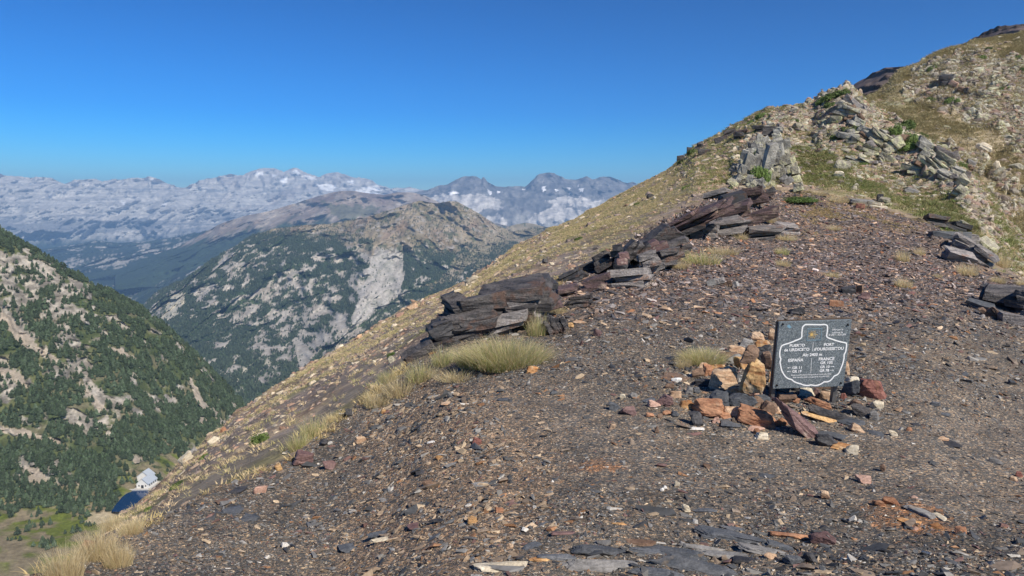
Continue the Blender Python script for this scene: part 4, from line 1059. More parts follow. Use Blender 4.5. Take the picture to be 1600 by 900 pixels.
# ------------------------------------------------------------------ stones one can pick out: x y width height (photograph pixels), rock, shape, label
STONES = '''1131 592 46 38 tan - large pinkish tan rounded boulder at the front left of the cairn
1178 584 44 50 ochre r.ochre largest ochre and orange boulder leaning in the cairn beside the sign
1174 552 31 27 brown r.ochre brown folded block resting on top of the ochre boulder
1146 564 18 26 grey a60 pale grey wedge standing on edge behind the tan boulder
1118 563 15 17 grey - small grey block at the back left of the cairn beside the grass
1133 557 30 12 brown - brown flat block at the back of the cairn behind the grey wedge
1119 575 25 13 ochre - orange flat topped stone above left of the tan boulder
1105 579 17 20 rust - rust red stone at the left back of the cairn
1058 585 38 16 brown f brown flat stone lying below the green grass tuft
1057 594 15 8 white - white quartz lump below the green grass tuft
1089 584 20 16 brown - grey brown stone between flat brown stone and rust stone
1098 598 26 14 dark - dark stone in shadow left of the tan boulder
1077 610 14 12 grey - small square grey stone left of the cairn
1088 609 11 10 slate - small slate cube beside the square grey stone
1122 626 33 27 slate - dark blue slate block in front of the tan boulder
1107 638 52 28 rust - large rust orange block with grey front face at the cairn foot
1088 654 22 24 dark - black crumbly stone below the large rust block
1087 668 29 7 white f white elongated quartz sliver lying below the cairn
1160 628 40 28 slate a-18 square grey slate slab tilted in front of the boulders
1181 613 27 23 pink - pinkish red block below the ochre boulder
1191 612 12 16 maroon - small maroon wedge left of the sign leg
1191 624 24 14 slate - grey slate piece under the pinkish red block
1143 643 23 18 tan - orange and white stone between slate slab and rust triangle
1182 653 60 27 rust a12 long triangular rust orange stone pointing right
1199 640 28 24 brown - tan brown crumbly stone left of the long maroon slab
1142 659 28 13 slate f flat grey slate below the orange and white stone
1120 656 14 10 pink - small pinkish stone under the large rust block
1182 667 22 9 pink f pink flat stone below the triangular rust stone
1192 680 19 13 cream - cream angular stone below the cairn
1182 674 12 11 rust - small rust stone beside the cream angular one
1220 664 18 22 rust a40 orange brown stone leaning under the long maroon slab
1043 625 30 18 maroon a15 maroon wedge with pale edge left of the cairn
1055 616 18 12 tan - orange and cream stone above the maroon wedge
1042 645 13 8 rust - small rust stone left of the cairn foot
1055 647 13 9 slate - small slate stone left of the cairn foot
1046 603 14 9 brown - brown pebble left of the white quartz lump
959 635 22 14 slate - bluish brown stone farthest left in the row left of the cairn
981 642 27 15 maroon - maroon brown stone beside the farthest left one
1020 631 24 13 pink - pale orange stone with grey top left of the cairn
1016 623 22 9 slate f blue slate flake on top of the pale orange stone
990 618 16 10 grey - light grey stone behind the maroon brown stone
973 620 10 10 cream - small pale stone standing left of the light grey one
957 666 12 11 tan - lone tan stone on the path left of the cairn
1026 672 9 12 brown - thin brown upright stone on the path
1015 649 14 8 rust - rust flat stone left of the maroon wedge
1030 650 10 8 brown - little brown stone beside the rust flat stone
1243 656 86 28 maroon a42 long purple maroon slab sloping down in front of the sign
1291 649 74 17 outc a14 long dark grained slab with ochre underside between the sign legs
1287 655 66 10 ochre a12 ochre striped slab under the dark grained one
1283 632 46 12 rust a16 rust topped slab lying behind the dark grained slab
1230 622 27 17 brown - brown rough stone right of the left sign leg
1244 627 11 9 rust - little orange stone below the sign
1258 613 26 14 cream - cream and green angular stone under the sign plate
1275 614 14 16 maroon - dark maroon upright stone under the sign plate
1290 619 20 14 tan - tan lumpy stone left of the right sign leg
1303 612 12 13 dark - dark stone behind the right sign leg
1329 606 24 28 slate - smooth blue grey slab standing right of the sign
1333 593 22 11 cream - cream stone on top of the smooth blue grey slab
1322 575 12 22 tan - tan stone showing right of the sign plate
1359 607 41 33 red - large red angular block right of the sign
1371 633 21 14 cream - cream stone lying below the red block
1336 669 27 14 tan - orange cream block right end of the grained slab
1300 677 56 13 slate fa6 dark blue slate slab lying below the ochre striped slab
1316 694 32 11 ochre f orange flat stone near the lower right end of the stones
1331 702 19 17 cream - cream stone at the lowest end of the stones under the sign
1290 688 36 20 dark a18 black fractured rock lying below the maroon slab
1346 645 50 15 outc a25 dark layered stone right of the right sign leg
1318 620 11 13 red - small red stone touching the right sign leg
1367 650 16 15 grey - grey stone at the right end of the layered stone
1330 655 42 13 slate fa10 flat slate lying right of the right sign leg
1367 674 28 9 slate f flat blue slate right of the orange cream block
1337 630 22 11 brown - brown stone between sign leg and red block
1244 486 28 14 dark - dark brown stone just behind the top of the sign
1222 484 18 9 dark f dark flat stone behind the upper left corner of the sign
1183 526 27 15 tan - orange tan stone at the top of the cairn
1207 522 15 23 tan - pinkish tan stone touching the left edge of the sign
1204 588 10 26 ochre - narrow ochre stone squeezed against the left sign edge
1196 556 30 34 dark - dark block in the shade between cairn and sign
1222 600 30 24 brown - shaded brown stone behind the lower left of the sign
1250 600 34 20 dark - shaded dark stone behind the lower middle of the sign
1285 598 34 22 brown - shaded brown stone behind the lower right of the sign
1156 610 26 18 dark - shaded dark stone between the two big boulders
1349 749 27 15 pink - rounded pink stone alone on the path below the sign
1379 731 9 14 brown - thin upright brown stone near the rounded pink stone
1289 773 15 17 tan - leaning tan stone on the gravel below the sign
1286 842 46 20 maroon - large maroon slab edge near the bottom right
1259 836 22 11 tan f tan flat stone left of the large maroon slab
1396 678 16 8 cream a20 cream elongated stone right of the cairn
1265 871 22 20 dark - dark block below the large maroon slab
1465 822 30 11 ochre fa25 bright orange slab in the ochre rock patch
1429 829 19 12 pink a30 pinkish rust slab below the ochre rock patch
1500 829 18 12 rust - rust stone at the right end of the ochre rock patch
1390 783 32 13 rust - rusty crumbling lump at the left of the ochre rock patch
1372 786 20 10 rust - small rusty lump beside the crumbling one
1437 797 60 12 grey fa12 pale grey ledge in the ochre rock patch
1468 805 44 10 cream fa22 cream ledge right of the pale grey one
1420 813 40 10 ochre f ochre ledge in the middle of the ochre rock patch
1583 748 13 8 tan - tan pebble near the right edge of the path
1592 741 11 10 red - red pebble near the right edge of the path
1429 776 14 6 pink f pink flat flake above the ochre rock patch
1071 794 14 14 cream - cream upright stone on the gravel bottom centre
1034 765 9 6 white - upper of two small white quartz stones bottom centre
1039 761 7 5 white - lower of two small white quartz stones bottom centre
1058 757 10 9 cream - cream stone right of the two white quartz stones
787 884 112 20 cream f long cream and orange slab at the bottom edge
845 872 40 10 ochre f orange end piece of slab at the bottom edge
970 817 32 9 ochre f flat orange stone bottom centre
737 813 18 12 ochre - small orange boulder lower left of centre
779 798 16 10 rust - rust stone above the flat orange one
1202 869 20 9 tan - tan flat stone on the slate bedrock
1236 876 34 13 slate - slate wedge right of the slate bedrock
1055 872 18 11 dark - small black slate on the bedrock
831 850 40 12 slate fa-18 dark slate flake tilted over brown stone lower centre
474 717 33 24 maroon - dark red angular block at the left edge of the gravel
407 765 23 14 pink - pinkish orange boulder at the left edge of the gravel
375 763 36 9 dark fa-30 thin dark slab pointing up left of the pinkish boulder
649 819 27 14 maroon f reddish oval flat stone lower left
598 832 50 12 slate f blue slate lying on a tan slab lower left
600 841 42 9 cream f tan slab under the blue slate lower left
690 812 46 10 dark fa8 long black slate flake lower left
725 817 26 9 grey f grey flake beside the long black slate
751 755 30 11 grey f pale grey flat slate left of the path
658 735 22 9 dark f dark slate flake left of the path
674 690 15 6 white f white quartz sliver left of the path
599 643 15 11 ochre - orange stone near the dry grass edge
545 645 12 15 dark - dark upright stone at the edge by the dry grass
604 628 15 9 dark fa-20 black flake near the dry grass edge
507 692 18 12 dark - dark block on the left gravel edge
562 688 22 12 tan - tan stone on the left gravel
745 690 15 15 red - red angular stone left of the path
686 715 15 8 ochre - orange oval stone left of the path
445 852 13 8 white - whitish stone lower left
546 851 38 18 slate f dark blue slate patch lower left
366 792 46 18 slate fa25 blue grey slate plate leaning at the left gravel edge
392 805 32 14 slate fa-25 smaller slate plate at the left gravel edge
352 780 28 12 brown fa30 brown slate plate at the far left gravel edge
515 727 20 14 maroon - dark maroon stone right of the dark red block
599 779 22 9 grey f blue grey flake lower left
667 755 20 12 brown - brown dark stone left of the path
455 702 24 12 cream fa-25 cream slab lying against the dark red block
434 731 14 11 ochre - small orange stone below the cream slab
1142 839 140 12 slate fa3 longest ledge of grey slate bedrock bottom centre
1190 858 90 11 grey fa3 pale ledge of slate bedrock near the bottom
1054 860 96 12 slate fa4 blue ledge of slate bedrock near the bottom
1100 884 160 16 slate fa3 broad ledge of slate bedrock at the bottom edge
940 861 110 10 slate f thin grey ledge of slate bedrock left of centre bottom
945 880 130 13 grey f rough grey ledge of slate bedrock at the bottom
1150 825 56 9 slate f small slate ledge above the longest one
880 832 40 8 maroon f maroon flat ledge left of the slate bedrock
1003 846 60 8 brown f brown ledge left of the blue slate ledge
1230 834 60 8 rust f rust orange ledge right of the longest slate ledge
1105 795 44 10 slate f slate flake above the bedrock
1197 741 26 9 slate f dark grey slate on the path below the cairn
1171 740 12 6 dark f small black slate on the path
1034 727 18 8 maroon - maroon flake on the path
1103 728 14 8 brown - brown stone on the path centre
933 519 14 14 maroon - maroon stone beside the outcrop crevice
890 508 18 12 ochre - bright orange stone in the crevice
905 500 30 12 tan f tan ledge beside the bright orange stone
700 628 20 8 tan f tan flake below the dry grass
832 577 24 14 ochre - ochre stone right of the big grass clump
787 622 20 7 slate f dark slate flake below the big grass clump
866 613 18 9 slate - slate stone in the gravel right of the grass
8 884 34 44 rust - rust brown rock cut by the lower left corner
1225 483 10 6 brown - brown chip behind the sign
1404 640 12 8 tan - tan pebble right of the cairn
1462 632 18 8 slate - bluish slate right of the cairn
1475 645 26 7 slate f flat slate flake right of the cairn
1420 670 10 8 rust - rust pebble right of the cream elongated stone
1430 662 22 6 dark fa25 dark thin flake right of the cairn
1485 690 40 12 dark f dark slate patch on the path right of the cairn
1475 686 16 7 tan - tan chip on the dark slate patch
1012 858 70 11 slate fa2 low ledge of slate bedrock between the thin and the blue ones
1130 866 84 9 grey fa3 narrow ledge of slate bedrock under the longest one
1165 873 70 11 dark fa2 dark ledge of slate bedrock right of the broad one
1020 892 90 10 slate fa2 cut off ledge of slate bedrock at the bottom edge
1215 850 56 8 slate fa4 short ledge of slate bedrock beside the black slate
1085 852 54 8 grey fa3 stub ledge of slate bedrock below the longest one
870 868 70 9 slate f faint ledge of slate bedrock near the long cream slab
1100 572 20 14 tan - tan stone in the middle of the cairn's back row
1160 568 24 20 ochre - ochre stone between the tan boulder and the brown folded block
1118 600 24 18 brown - brown stone tucked under the left side of the tan boulder
1148 612 26 16 tan - tan stone wedged below the two big boulders
1200 566 22 26 brown - brown angular stone at the dark gap left of the sign
1168 536 24 14 grey - grey stone on the upper rear of the cairn
1150 546 22 14 tan - tan stone on the upper left of the cairn
1192 541 22 18 ochre - ochre stone near the top of the cairn
1072 632 22 13 ochre - ochre stone between the maroon wedge and the rust block
1132 650 20 13 rust - rust stone tucked below the blue slate block
1163 646 20 12 brown - brown stone above the triangular rust stone
1210 640 18 14 tan - tan stone at the foot of the left sign leg
1182 624 40 26 brown r. brown block carrying the largest ochre boulder
1553 720 22 10 grey - grey stone near the right edge of the path'''
RS = math.hypot(gb.x, gb.y)
for ln in STONES.split('\n'):
    x, y, w, h, key, fl, lab = ln.split(None, 6)
    x, y, w, h = map(float, (x, y, w, h))
    ang = 0; r = None
    if 'a' in fl and fl != '-': ang = float(fl.split('a')[1])
    if fl.startswith('r'): r = RS*.965; ang = 0
    flat = fl.startswith('f')
    cat = 'slab' if ('slab' in lab or 'ledge' in lab or 'flake' in lab or 'sliver' in lab) else ('boulder' if 'boulder' in lab else 'stone')
    grp = None
    if 'ledge of slate' in lab or 'slate ledge' in lab: h *= 1.35
    if 'ledge of slate' in lab: grp = 'ledges of slate bedrock at the bottom'
    elif 1030 < x < 1385 and 510 < y < 710: grp = 'stones of the cairn round the sign'; w *= 1.1; h *= 1.1
    nm = {'slab': 'slab', 'boulder': 'boulder', 'stone': 'stone'}[cat]
    stone(x, y, w, h, key, lab, ang, flat, r, nm, cat, grp)

# loose stones of medium size: the ones that show largest, each an object of its own
rngL = np.random.default_rng(99)
kinds = [flake_mesh(rngL, rngL.uniform(.22, .5), 16, 'loose_stone', M_OSTONE, rngL.uniform(.5, .85)) for _ in range(10)]
pos, nrm, ij = scatter(A, 240, near_grit**2*(.3+A['brn']+A['far']*.12), rngL, maxr=14, xr=(60, 1590), yr=(500, 890))
siz = rngL.uniform(.05, .12, 240)
rot = align(nrm, rngL.uniform(0, 6.28, 240), np.full(240, .22), rngL)
wI = np.array([26, 16, 18, 12, 9, 8, 6, 2, .6]); wI /= wI.sum()
ci, ki = palette(240, rngL, wI)
PXs, PYs, _d = project(pos)
for k in range(240):
    o = link('loose_stone', kinds[k % 10]); o.location = pos[k]+nrm[k]*siz[k]*.06
    o.rotation_euler = rot[k]; s = siz[k]*(pos[k][1]/6)**.5; o.scale = (s, s*rngL.uniform(.7, 1.1), s*rngL.uniform(.6, 1))
    o.color = (*ci[k], 1)
    zone = ('near the left gravel edge' if PXs[k] < 480 else 'left of the path' if PXs[k] < 680 else 'on the path centre' if PXs[k] < 1000 else 'below the cairn' if PXs[k] < 1380 else 'near the right edge') if PYs[k] > 660 else ('below the big grass clump' if PXs[k] < 800 else 'left of the cairn' if PXs[k] < 1100 else 'behind the sign' if PXs[k] < 1400 else 'on the upper gravel at right')
    zsz = 'tiny' if siz[k] < .07 else 'small' if siz[k] < .095 else 'fist sized'
    setp(o, f'{zsz} {PAL[ki[k]][1]} loose stone lying {zone}', 'stone', 'small loose stones on the gravel')

# ------------------------------------------------------------------ rock outcrops on the saddle and the crag
rngO = np.random.default_rng(31)
def hull_plates(rng, W, D_, H, n, taper=.0):
    """n angular broken plates stacked along z: the crisp layers of a slate block"""
    Vs = []; Fs = []; o = 0
    for i in range(n):
        h = H/n*rng.uniform(.9, 1.5); zc = -H/2+H*(i+.5)/n
        sx = rng.uniform(.62, 1.0)*(1-taper*i/n); sy = rng.uniform(.7, 1.0)
        cx = rng.uniform(-.16, .16)*W; cy = rng.uniform(-.14, .14)*D_
        bm = bmesh.new()
        for a in (-1, 1):
            for b in (-1, 1):
                for c in (-1, 1):
                    bm.verts.new((cx+a*W/2*sx*rng.uniform(.72, 1.05), cy+b*D_/2*sy*rng.uniform(.72, 1.05), zc+c*h/2*rng.uniform(.6, 1.05)))
        for k in range(5):
            an = rng.uniform(0, 6.28); bm.verts.new((cx+math.cos(an)*W/2*sx*1.08, cy+math.sin(an)*D_/2*sy*1.08, zc+rng.uniform(-.3, .3)*h))
        bmesh.ops.convex_hull(bm, input=list(bm.verts))
        bmesh.ops.delete(bm, geom=[v for v in bm.verts if not v.link_faces], context='VERTS')
        bmesh.ops.subdivide_edges(bm, edges=list(bm.edges), cuts=2, use_grid_fill=True)
        bmesh.ops.triangulate(bm, faces=list(bm.faces)); bm.verts.index_update()
        v = np.array([q.co[:] for q in bm.verts]); f = np.array([[q.index for q in fc.verts] for fc in bm.faces]); bm.free()
        m = max(W, D_, H); q = v/m*7+rng.uniform(0, 40, 3)
        v = v+np.stack([pn(q[:, 0], q[:, 1], q[:, 2], 410), pn(q[:, 0], q[:, 1], q[:, 2], 411), pn(q[:, 0], q[:, 1], q[:, 2], 412)*.6], 1)*min(W, D_, H)*.07
        Vs.append(v); Fs.append(f+o); o += len(v)
    return np.concatenate(Vs), np.concatenate(Fs)
def outcrop(label, slabs, cat='rock outcrop', name='rock_outcrop', group=None):
    """slabs: (x, y, w, h, key, angle, deep, distance factor) in photograph pixels; each slab is a part"""
    x, y, w, h = slabs[0][:4]
    hit = gpt(x, y+h*.45)
    root = empty(name, hit[0]); setp(root, label, cat, group)
    r_base = math.hypot(hit[0].x, hit[0].y)
    for s in slabs:
        x, y, w, h, key, ang, deep = s[:7]
        g = gpt(x, y+h*.42)
        r = math.hypot(g[0].x, g[0].y) if g else r_base
        if len(s) > 7: r = r_base*s[7]
        loc = Vector(point(x, y, r).tolist()); dd = depth_at(loc)
        W = w/F*dd; H = h/F*dd; az = math.atan2(loc.x, loc.y)
        Rm = Matrix.Rotation(-az+rngO.uniform(-.3, .3), 3, 'Z')@Matrix.Rotation(math.radians(ang), 3, 'Y')@Matrix.Rotation(rngO.uniform(-.15, .25), 3, 'X')
        cr = name == 'rock_crag'
        bigc = label.startswith('large dark layered')
        if cr: P, Fc = hull_plates(rngO, W*.98, math.sqrt(W*H)*.9, H*1.0, 2); loc = Vector(CAM)+(loc-Vector(CAM))*rngO.uniform(.97, 1.03)
        else:
            k = 1.12 if bigc else .9
            loc = loc-Vector((0, 0, H*(.16 if bigc else .10)))
            P, Fc = hull_plates(rngO, W*1.12, math.sqrt(W*H)*deep*1.2, H*k, int(np.clip(round(h/11)+rngO.integers(0, 2), 1, 5)), .3)
        P = P@np.array(Rm).T
        o = link('rock_slab', mesh_np('rock_slab', P, Fc, RK[key], False), root); o.location = loc-root.location
    return root
outcrop('large dark layered outcrop behind the big green grass clump', [
 (770,482,110,60,'outc',-10,1.1,1.0),(718,490,60,58,'outc',-16,1.0,.97),(745,505,90,56,'outc',-10,1.0,.955),(690,525,56,46,'dark',-22,1.0,.94),(706,470,34,30,'dark',-20,1.0,.99),(815,488,70,48,'outc',-8,1.0,.975),
 (790,462,128,36,'outc',-12,1.3,1.0),(752,478,84,34,'outc',-8,1.2,.98),(735,500,112,40,'outc',-14,1.1,.96),(700,515,46,46,'outc',-20,1.0,.95),(808,482,74,34,'outg',-5,1.0,.97),
 (842,441,56,24,'dark',-6,1.2,1.1),(815,450,60,18,'outc',-14,1.2,1.06),(668,545,54,26,'outc',-28,1.0,.93),(640,556,30,20,'outc',-30,1.0,.93),(790,500,92,22,'outg',-16,1.0,.95),(833,490,36,30,'outc',-35,1.0,.98),(850,465,40,26,'purp',-10,1.0,1.04)])
outcrop('low maroon and dark ledge right of the layered outcrop', [
 (880,455,52,20,'purp',-12,1.2),(905,470,44,20,'outc',-8,1.0),(930,442,56,22,'purp',-22,1.2),(897,428,44,22,'dark',-24,1.2),(925,415,40,16,'outc',-24,1.0),(870,505,30,36,'outc',60,.6)])
outcrop('upright broken outcrop with dark crack and reddish block on the ridge edge', [
 (985,432,84,34,'outg',-6,1.2),(992,392,52,40,'outc',-48,1.0),(969,400,24,52,'dark',-10,.8),(972,402,26,18,'maroon',-5,.9,.99),(1010,408,40,38,'outg',-20,1.0),(946,405,30,30,'outc',-30,1.0),(1035,402,54,30,'outc',-14,1.1),(1052,384,44,26,'outc',-20,1.0)])
outcrop('long dark purple ledges rising along the ridge edge', [
 (1075,345,124,30,'purp',-28,1.4),(1030,368,84,28,'outc',-36,1.2),(1110,330,92,24,'purp',-20,1.4),(1060,358,86,22,'outc',-24,1.0),(1130,350,80,22,'outg',-10,1.2),(1150,338,74,20,'purp',-14,1.2),(1018,385,40,18,'maroon',-30,1.0)])
outcrop('dark purple boulder standing at the top of the ledges', [
 (1166,305,46,27,'purp',-10,1.0),(1142,309,36,15,'dark',-15,1.0),(1128,303,64,16,'outg',-16,1.2),(1196,304,38,12,'outc',-36,.8)])
outcrop('small jagged black outcrop in the middle of the ledges', [
 (1088,366,30,16,'dark',15,1.0),(1112,362,26,20,'outg',-10,1.0),(1100,354,34,10,'outg',-5,1.0),(1128,350,20,16,'dark',20,1.0)])
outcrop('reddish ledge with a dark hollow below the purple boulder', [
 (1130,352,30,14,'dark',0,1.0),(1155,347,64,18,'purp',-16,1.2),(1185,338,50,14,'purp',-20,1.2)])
outcrop('row of short upright slates in the upper gravel', [
 (1110,440,14,16,'grey',70,.5),(1124,438,12,18,'outg',75,.5),(1137,441,12,15,'brown',70,.5),(1148,444,10,12,'grey',70,.5)])
outcrop('pale grey rock knoll beside the dry grass', [
 (1185,362,70,22,'outg',-4,1.3),(1232,356,40,18,'outg',4,1.1),(1205,366,50,12,'outc',0,1.0)])
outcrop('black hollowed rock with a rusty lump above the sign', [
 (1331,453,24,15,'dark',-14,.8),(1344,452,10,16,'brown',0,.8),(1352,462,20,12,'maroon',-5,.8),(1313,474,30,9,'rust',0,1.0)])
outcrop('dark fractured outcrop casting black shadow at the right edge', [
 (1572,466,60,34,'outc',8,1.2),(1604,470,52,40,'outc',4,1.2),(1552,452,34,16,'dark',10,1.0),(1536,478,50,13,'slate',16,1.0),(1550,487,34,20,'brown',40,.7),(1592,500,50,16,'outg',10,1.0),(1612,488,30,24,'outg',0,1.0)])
outcrop('dark and pale grey rock shoulder at the right rim of the saddle', [
 (1468,346,50,18,'outc',10,1.2),(1492,354,36,18,'dark',18,1.1),(1500,368,50,16,'outg',10,1.2),(1512,384,56,28,'outg',30,1.2),(1532,396,50,26,'outg',35,1.1),(1478,366,52,12,'slate',0,1.0),(1508,354,26,18,'lich',35,1.0),(1540,385,44,18,'lich',40,1.0),(1490,398,50,20,'outg',15,1.2)])
outcrop('pale slab with a red patch on the far rim of the saddle', [
 (1352,317,44,11,'grey',6,1.0),(1342,321,16,8,'red',10,1.0),(1368,319,30,10,'cream',8,1.0)])
outcrop('yellowish lichened block on the far rim of the saddle', [
 (1383,314,20,15,'lich',14,1.0),(1375,310,10,12,'dark',0,.8)])
# the crag of leaning fins
crag = [(1166,262,16,52,'crag',12,.8),(1178,266,16,58,'crag',14,.8),(1190,252,18,50,'crag',12,.8),(1156,274,18,34,'crag',20,.8),(1200,262,16,66,'crag',10,.8),(1212,258,18,62,'crag',-10,.9),(1210,226,34,36,'crag',-6,1.0),(1196,222,24,30,'crag',-20,.9),
 (1222,250,18,56,'crag',-14,.9),(1232,262,18,50,'lich',-16,.9),(1226,232,22,36,'crag',-18,.9),(1240,276,20,34,'lich',-18,.9),(1212,282,30,20,'lich',0,.9),(1180,284,30,14,'crag',0,.8),(1160,286,26,14,'crag',0,.8),(1184,236,20,26,'crag',8,.8),(1176,230,14,18,'dark',0,.8),(1205,240,14,40,'crag',-16,.8),(1198,204,22,18,'outc',0,.9),(1246,290,24,16,'lich',-12,.8),
 (1161,250,12,40,'crag',16,.8),(1172,246,12,34,'crag',14,.8),(1184,222,14,30,'crag',10,.8),(1150,282,14,24,'crag',18,.8),(1194,276,12,36,'crag',8,.8),(1206,278,12,34,'lich',0,.8),(1222,280,12,30,'lich',-8,.8),(1216,208,20,22,'crag',-10,.9),(1234,244,14,34,'lich',-16,.8),(1200,208,20,18,'crag',0,.9),(1170,282,12,24,'crag',12,.8)]
crag = [(x+rngO.uniform(-3, 3), y+rngO.uniform(-5, 5), w*f_, h*g_, k, a+rngO.uniform(-9, 9), d) for (x, y, w, h, k, a, d) in crag for f_, g_ in ((.95, .8),)]
crag += [(1150+rngO.uniform(-6, 96), 262+rngO.uniform(-14, 30), 15, 15, ('crag', 'lich', 'grey')[i % 3], rngO.uniform(-50, 50), .8) for i in range(16)]
outcrop('grey crag of leaning upright fins above the green bush on the ridge', [(1200,262,16,66,'crag',10,.8)]+[c for c in crag], 'crag', 'rock_crag')
def shatter(lst, seed):
    r_ = np.random.default_rng(seed); out = []
    for x, y, w, h, k, a in lst:
        out.append((x, y, w*.85, h*.8, k, a+r_.uniform(-12, 12)))
        for _ in range(3): out.append((x+r_.uniform(-.5, .5)*w, y+r_.uniform(-.6, .6)*h, w*r_.uniform(.3, .5), h*r_.uniform(.4, .6), ['crag', 'lich', 'outg', 'brown', k][r_.integers(0, 5)], a+r_.uniform(-35, 35)))
    return out
outcrop('lichen covered rock rib running down the right side of the crest', [(x, y, w, h, k, a, 1.0) for x, y, w, h, k, a in shatter(
 [(1450,228,44,20,'crag',30),(1468,236,40,18,'outc',25),(1480,250,44,22,'lich',40),(1462,256,40,24,'lich',30),(1440,250,40,20,'lich',25),(1495,268,36,20,'crag',40),(1506,284,30,24,'lich',50),(1500,300,26,22,'lich',40),(1425,262,40,14,'lich',20),(1475,272,40,16,'crag',30)], 5)])
outcrop('broad knobbly rock dome below the rounded green bushes', [(x, y, w, h, k, a, 1.0) for x, y, w, h, k, a in shatter(
 [(1355,205,44,20,'crag',20),(1375,215,40,24,'lich',30),(1395,225,30,34,'lich',60),(1340,190,40,20,'crag',20),(1360,232,46,18,'lich',15),(1330,212,44,16,'crag',12),(1385,245,36,16,'lich',25),(1345,250,40,12,'crag',15),(1322,175,40,22,'crag',25),(1335,160,34,18,'outg',35)], 6)])
outcrop('dark blocky rocks breaking the skyline above the ridge', [(x, y, w, h, k, a, 1.0) for x, y, w, h, k, a in
 [(1140,208,24,11,'outc',-20),(1152,212,18,14,'dark',0),(1128,218,20,10,'outc',-15),(1188,200,22,12,'dark',0),(1160,206,22,10,'purp',-10)]])
outcrop('dark rocks on the skyline beside the small green patch', [(x, y, w, h, k, a, 1.0) for x, y, w, h, k, a in
 [(1078,234,10,12,'dark',0),(1095,226,16,12,'outc',-20),(1100,236,22,8,'outc',0),(1062,246,12,8,'outc',0)]])
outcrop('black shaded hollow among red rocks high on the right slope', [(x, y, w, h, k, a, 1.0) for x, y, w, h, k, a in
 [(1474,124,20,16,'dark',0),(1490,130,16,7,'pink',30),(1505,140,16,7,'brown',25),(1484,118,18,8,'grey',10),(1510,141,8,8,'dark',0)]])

def lone(x, y, w, h, key, ang, label, grp=None):
    stone(x, y, w, h, key, label, ang, False, None, 'boulder', 'boulder', grp, planes=8, sub=3)
G1 = 'pale rocks along the outer edge of the brown slope'
for a in [(735,438,30,13,'cream',-24,'cream rock on the edge of the brown slope just left of the dark outcrop'),(714,454,16,8,'cream',-10,'small cream rock below the cream rock on the slope edge'),
 (645,480,20,11,'tan',-20,'tan rock on the edge of the brown slope above the steep valley wood'),(625,492,16,8,'pink',-20,'pinkish rock on the slope edge left of the tan one'),
 (290,716,26,15,'cream',-40,'pale rock jutting from the left slope edge above the lake'),(302,705,14,10,'grey',-40,'greyish rock above the pale jutting one'),(332,690,22,12,'cream',-40,'cream rock on the slope edge above the jutting rock'),
 (350,672,16,9,'rust',-30,'rust rock on the slope edge above the cream one'),(560,527,16,8,'tan',-30,'tan rock on the outer slope edge in front of the wooded mountain'),(612,560,14,16,'lich',0,'yellowish lichened rock beside the dry grass strip'),
 (585,566,7,8,'cream',0,'small white rock left of the yellowish lichened rock'),(852,408,12,9,'dark',0,'small black rock on the grassy slope above the dark outcrop'),(862,412,10,6,'cream',0,'small cream rock beside the black one on the grassy slope'),
 (930,388,12,6,'outc',0,'dark flat rock on the grassy slope left of the ridge outcrops'),(1016,306,14,9,'dark',0,'dark rock near the skyline right of the far mountains'),(140,852,20,24,'red',-30,'reddish rock in the dry grass at the lower left'),
 (1322,205,20,12,'lich',20,'flat lichened boulder on the crest of the crag hill'),(1248,197,26,12,'lich',28,'tilted grey green block right of the crag'),(1315,258,28,18,'lich',5,'big rounded lichen boulder on the green slope right of the crag'),
 (1310,272,18,14,'cream',0,'pale boulder just below the big lichen boulder'),(1335,294,12,8,'cream',0,'small pale boulder above the saddle rim'),(1427,298,30,12,'grey',28,'grey slab lying on the green slope'),(1558,258,12,16,'cream',0,'pale block standing on the far grass rib'),
 (1540,232,30,14,'cream',35,'pale jagged rock at the top of the far grass rib'),(1590,262,30,14,'lich',30,'lichened rock at the right edge of the far grass rib'),(1515,255,20,12,'grey',30,'grey rock near the middle of the far grass rib')]:
    lone(*a)

# ------------------------------------------------------------------ boulders and stones on the hillsides
bkinds = [mesh_np('boulder', polyrock(rngO, (1, rngO.uniform(.6, 1), rngO.uniform(.45, .8)), 2, 6, .05)[0], ico(2)[1], M_OBOULD, False) for _ in range(9)]
skinds = []
for m in bkinds:
    c = m.copy(); c.materials.clear(); c.materials.append(M_STONE); skinds.append(c)
hill_stones = proto_coll('hill_stone_kind', skinds)
tanp = np.array([(.42, .33, .24), (.34, .26, .20), (.50, .43, .33), (.25, .20, .18), (.36, .24, .18)])
lichp = np.array([(.36, .33, .27), (.30, .265, .22), (.42, .40, .32), (.23, .19, .17), (.36, .35, .24), (.29, .20, .16), (.27, .22, .18)])
def hillstones(d, N, smin, smax, w, pal, pwr, rng):
    pos, nrm, ij = scatter(d, N, w, rng, xr=(0, 1640))
    s = smin*(smax/smin)**(rng.random(N)**pwr)
    s = s*np.clip(np.linalg.norm(pos-CAM, axis=1)/60, .22, 1)
    rot = align(nrm, rng.uniform(0, 6.28, N), np.full(N, .25), rng)
    c = pal[rng.integers(0, len(pal), N)]*rng.uniform(.75, 1.2, (N, 1))
    scl = s[:, None]*np.stack([rng.uniform(.8, 1.5, N), rng.uniform(.7, 1.1, N), rng.uniform(.6, 1.1, N)], 1)
    return pos-nrm*(s*.1)[:, None], rot, scl, c, s
near_B = sstep(45, 15, np.linalg.norm(B['P']-CAM, axis=-1))
wB = (.55+2.2*near_B+.8*B['rust']+.7*B['grey']+1.6*B['crag']+1.2*B['rockn'])*(1-.6*B['ol']*(1-B['crag']))
b1 = hillstones(B, 34000, .06, .8, wB, tanp, 3.2, rngO)
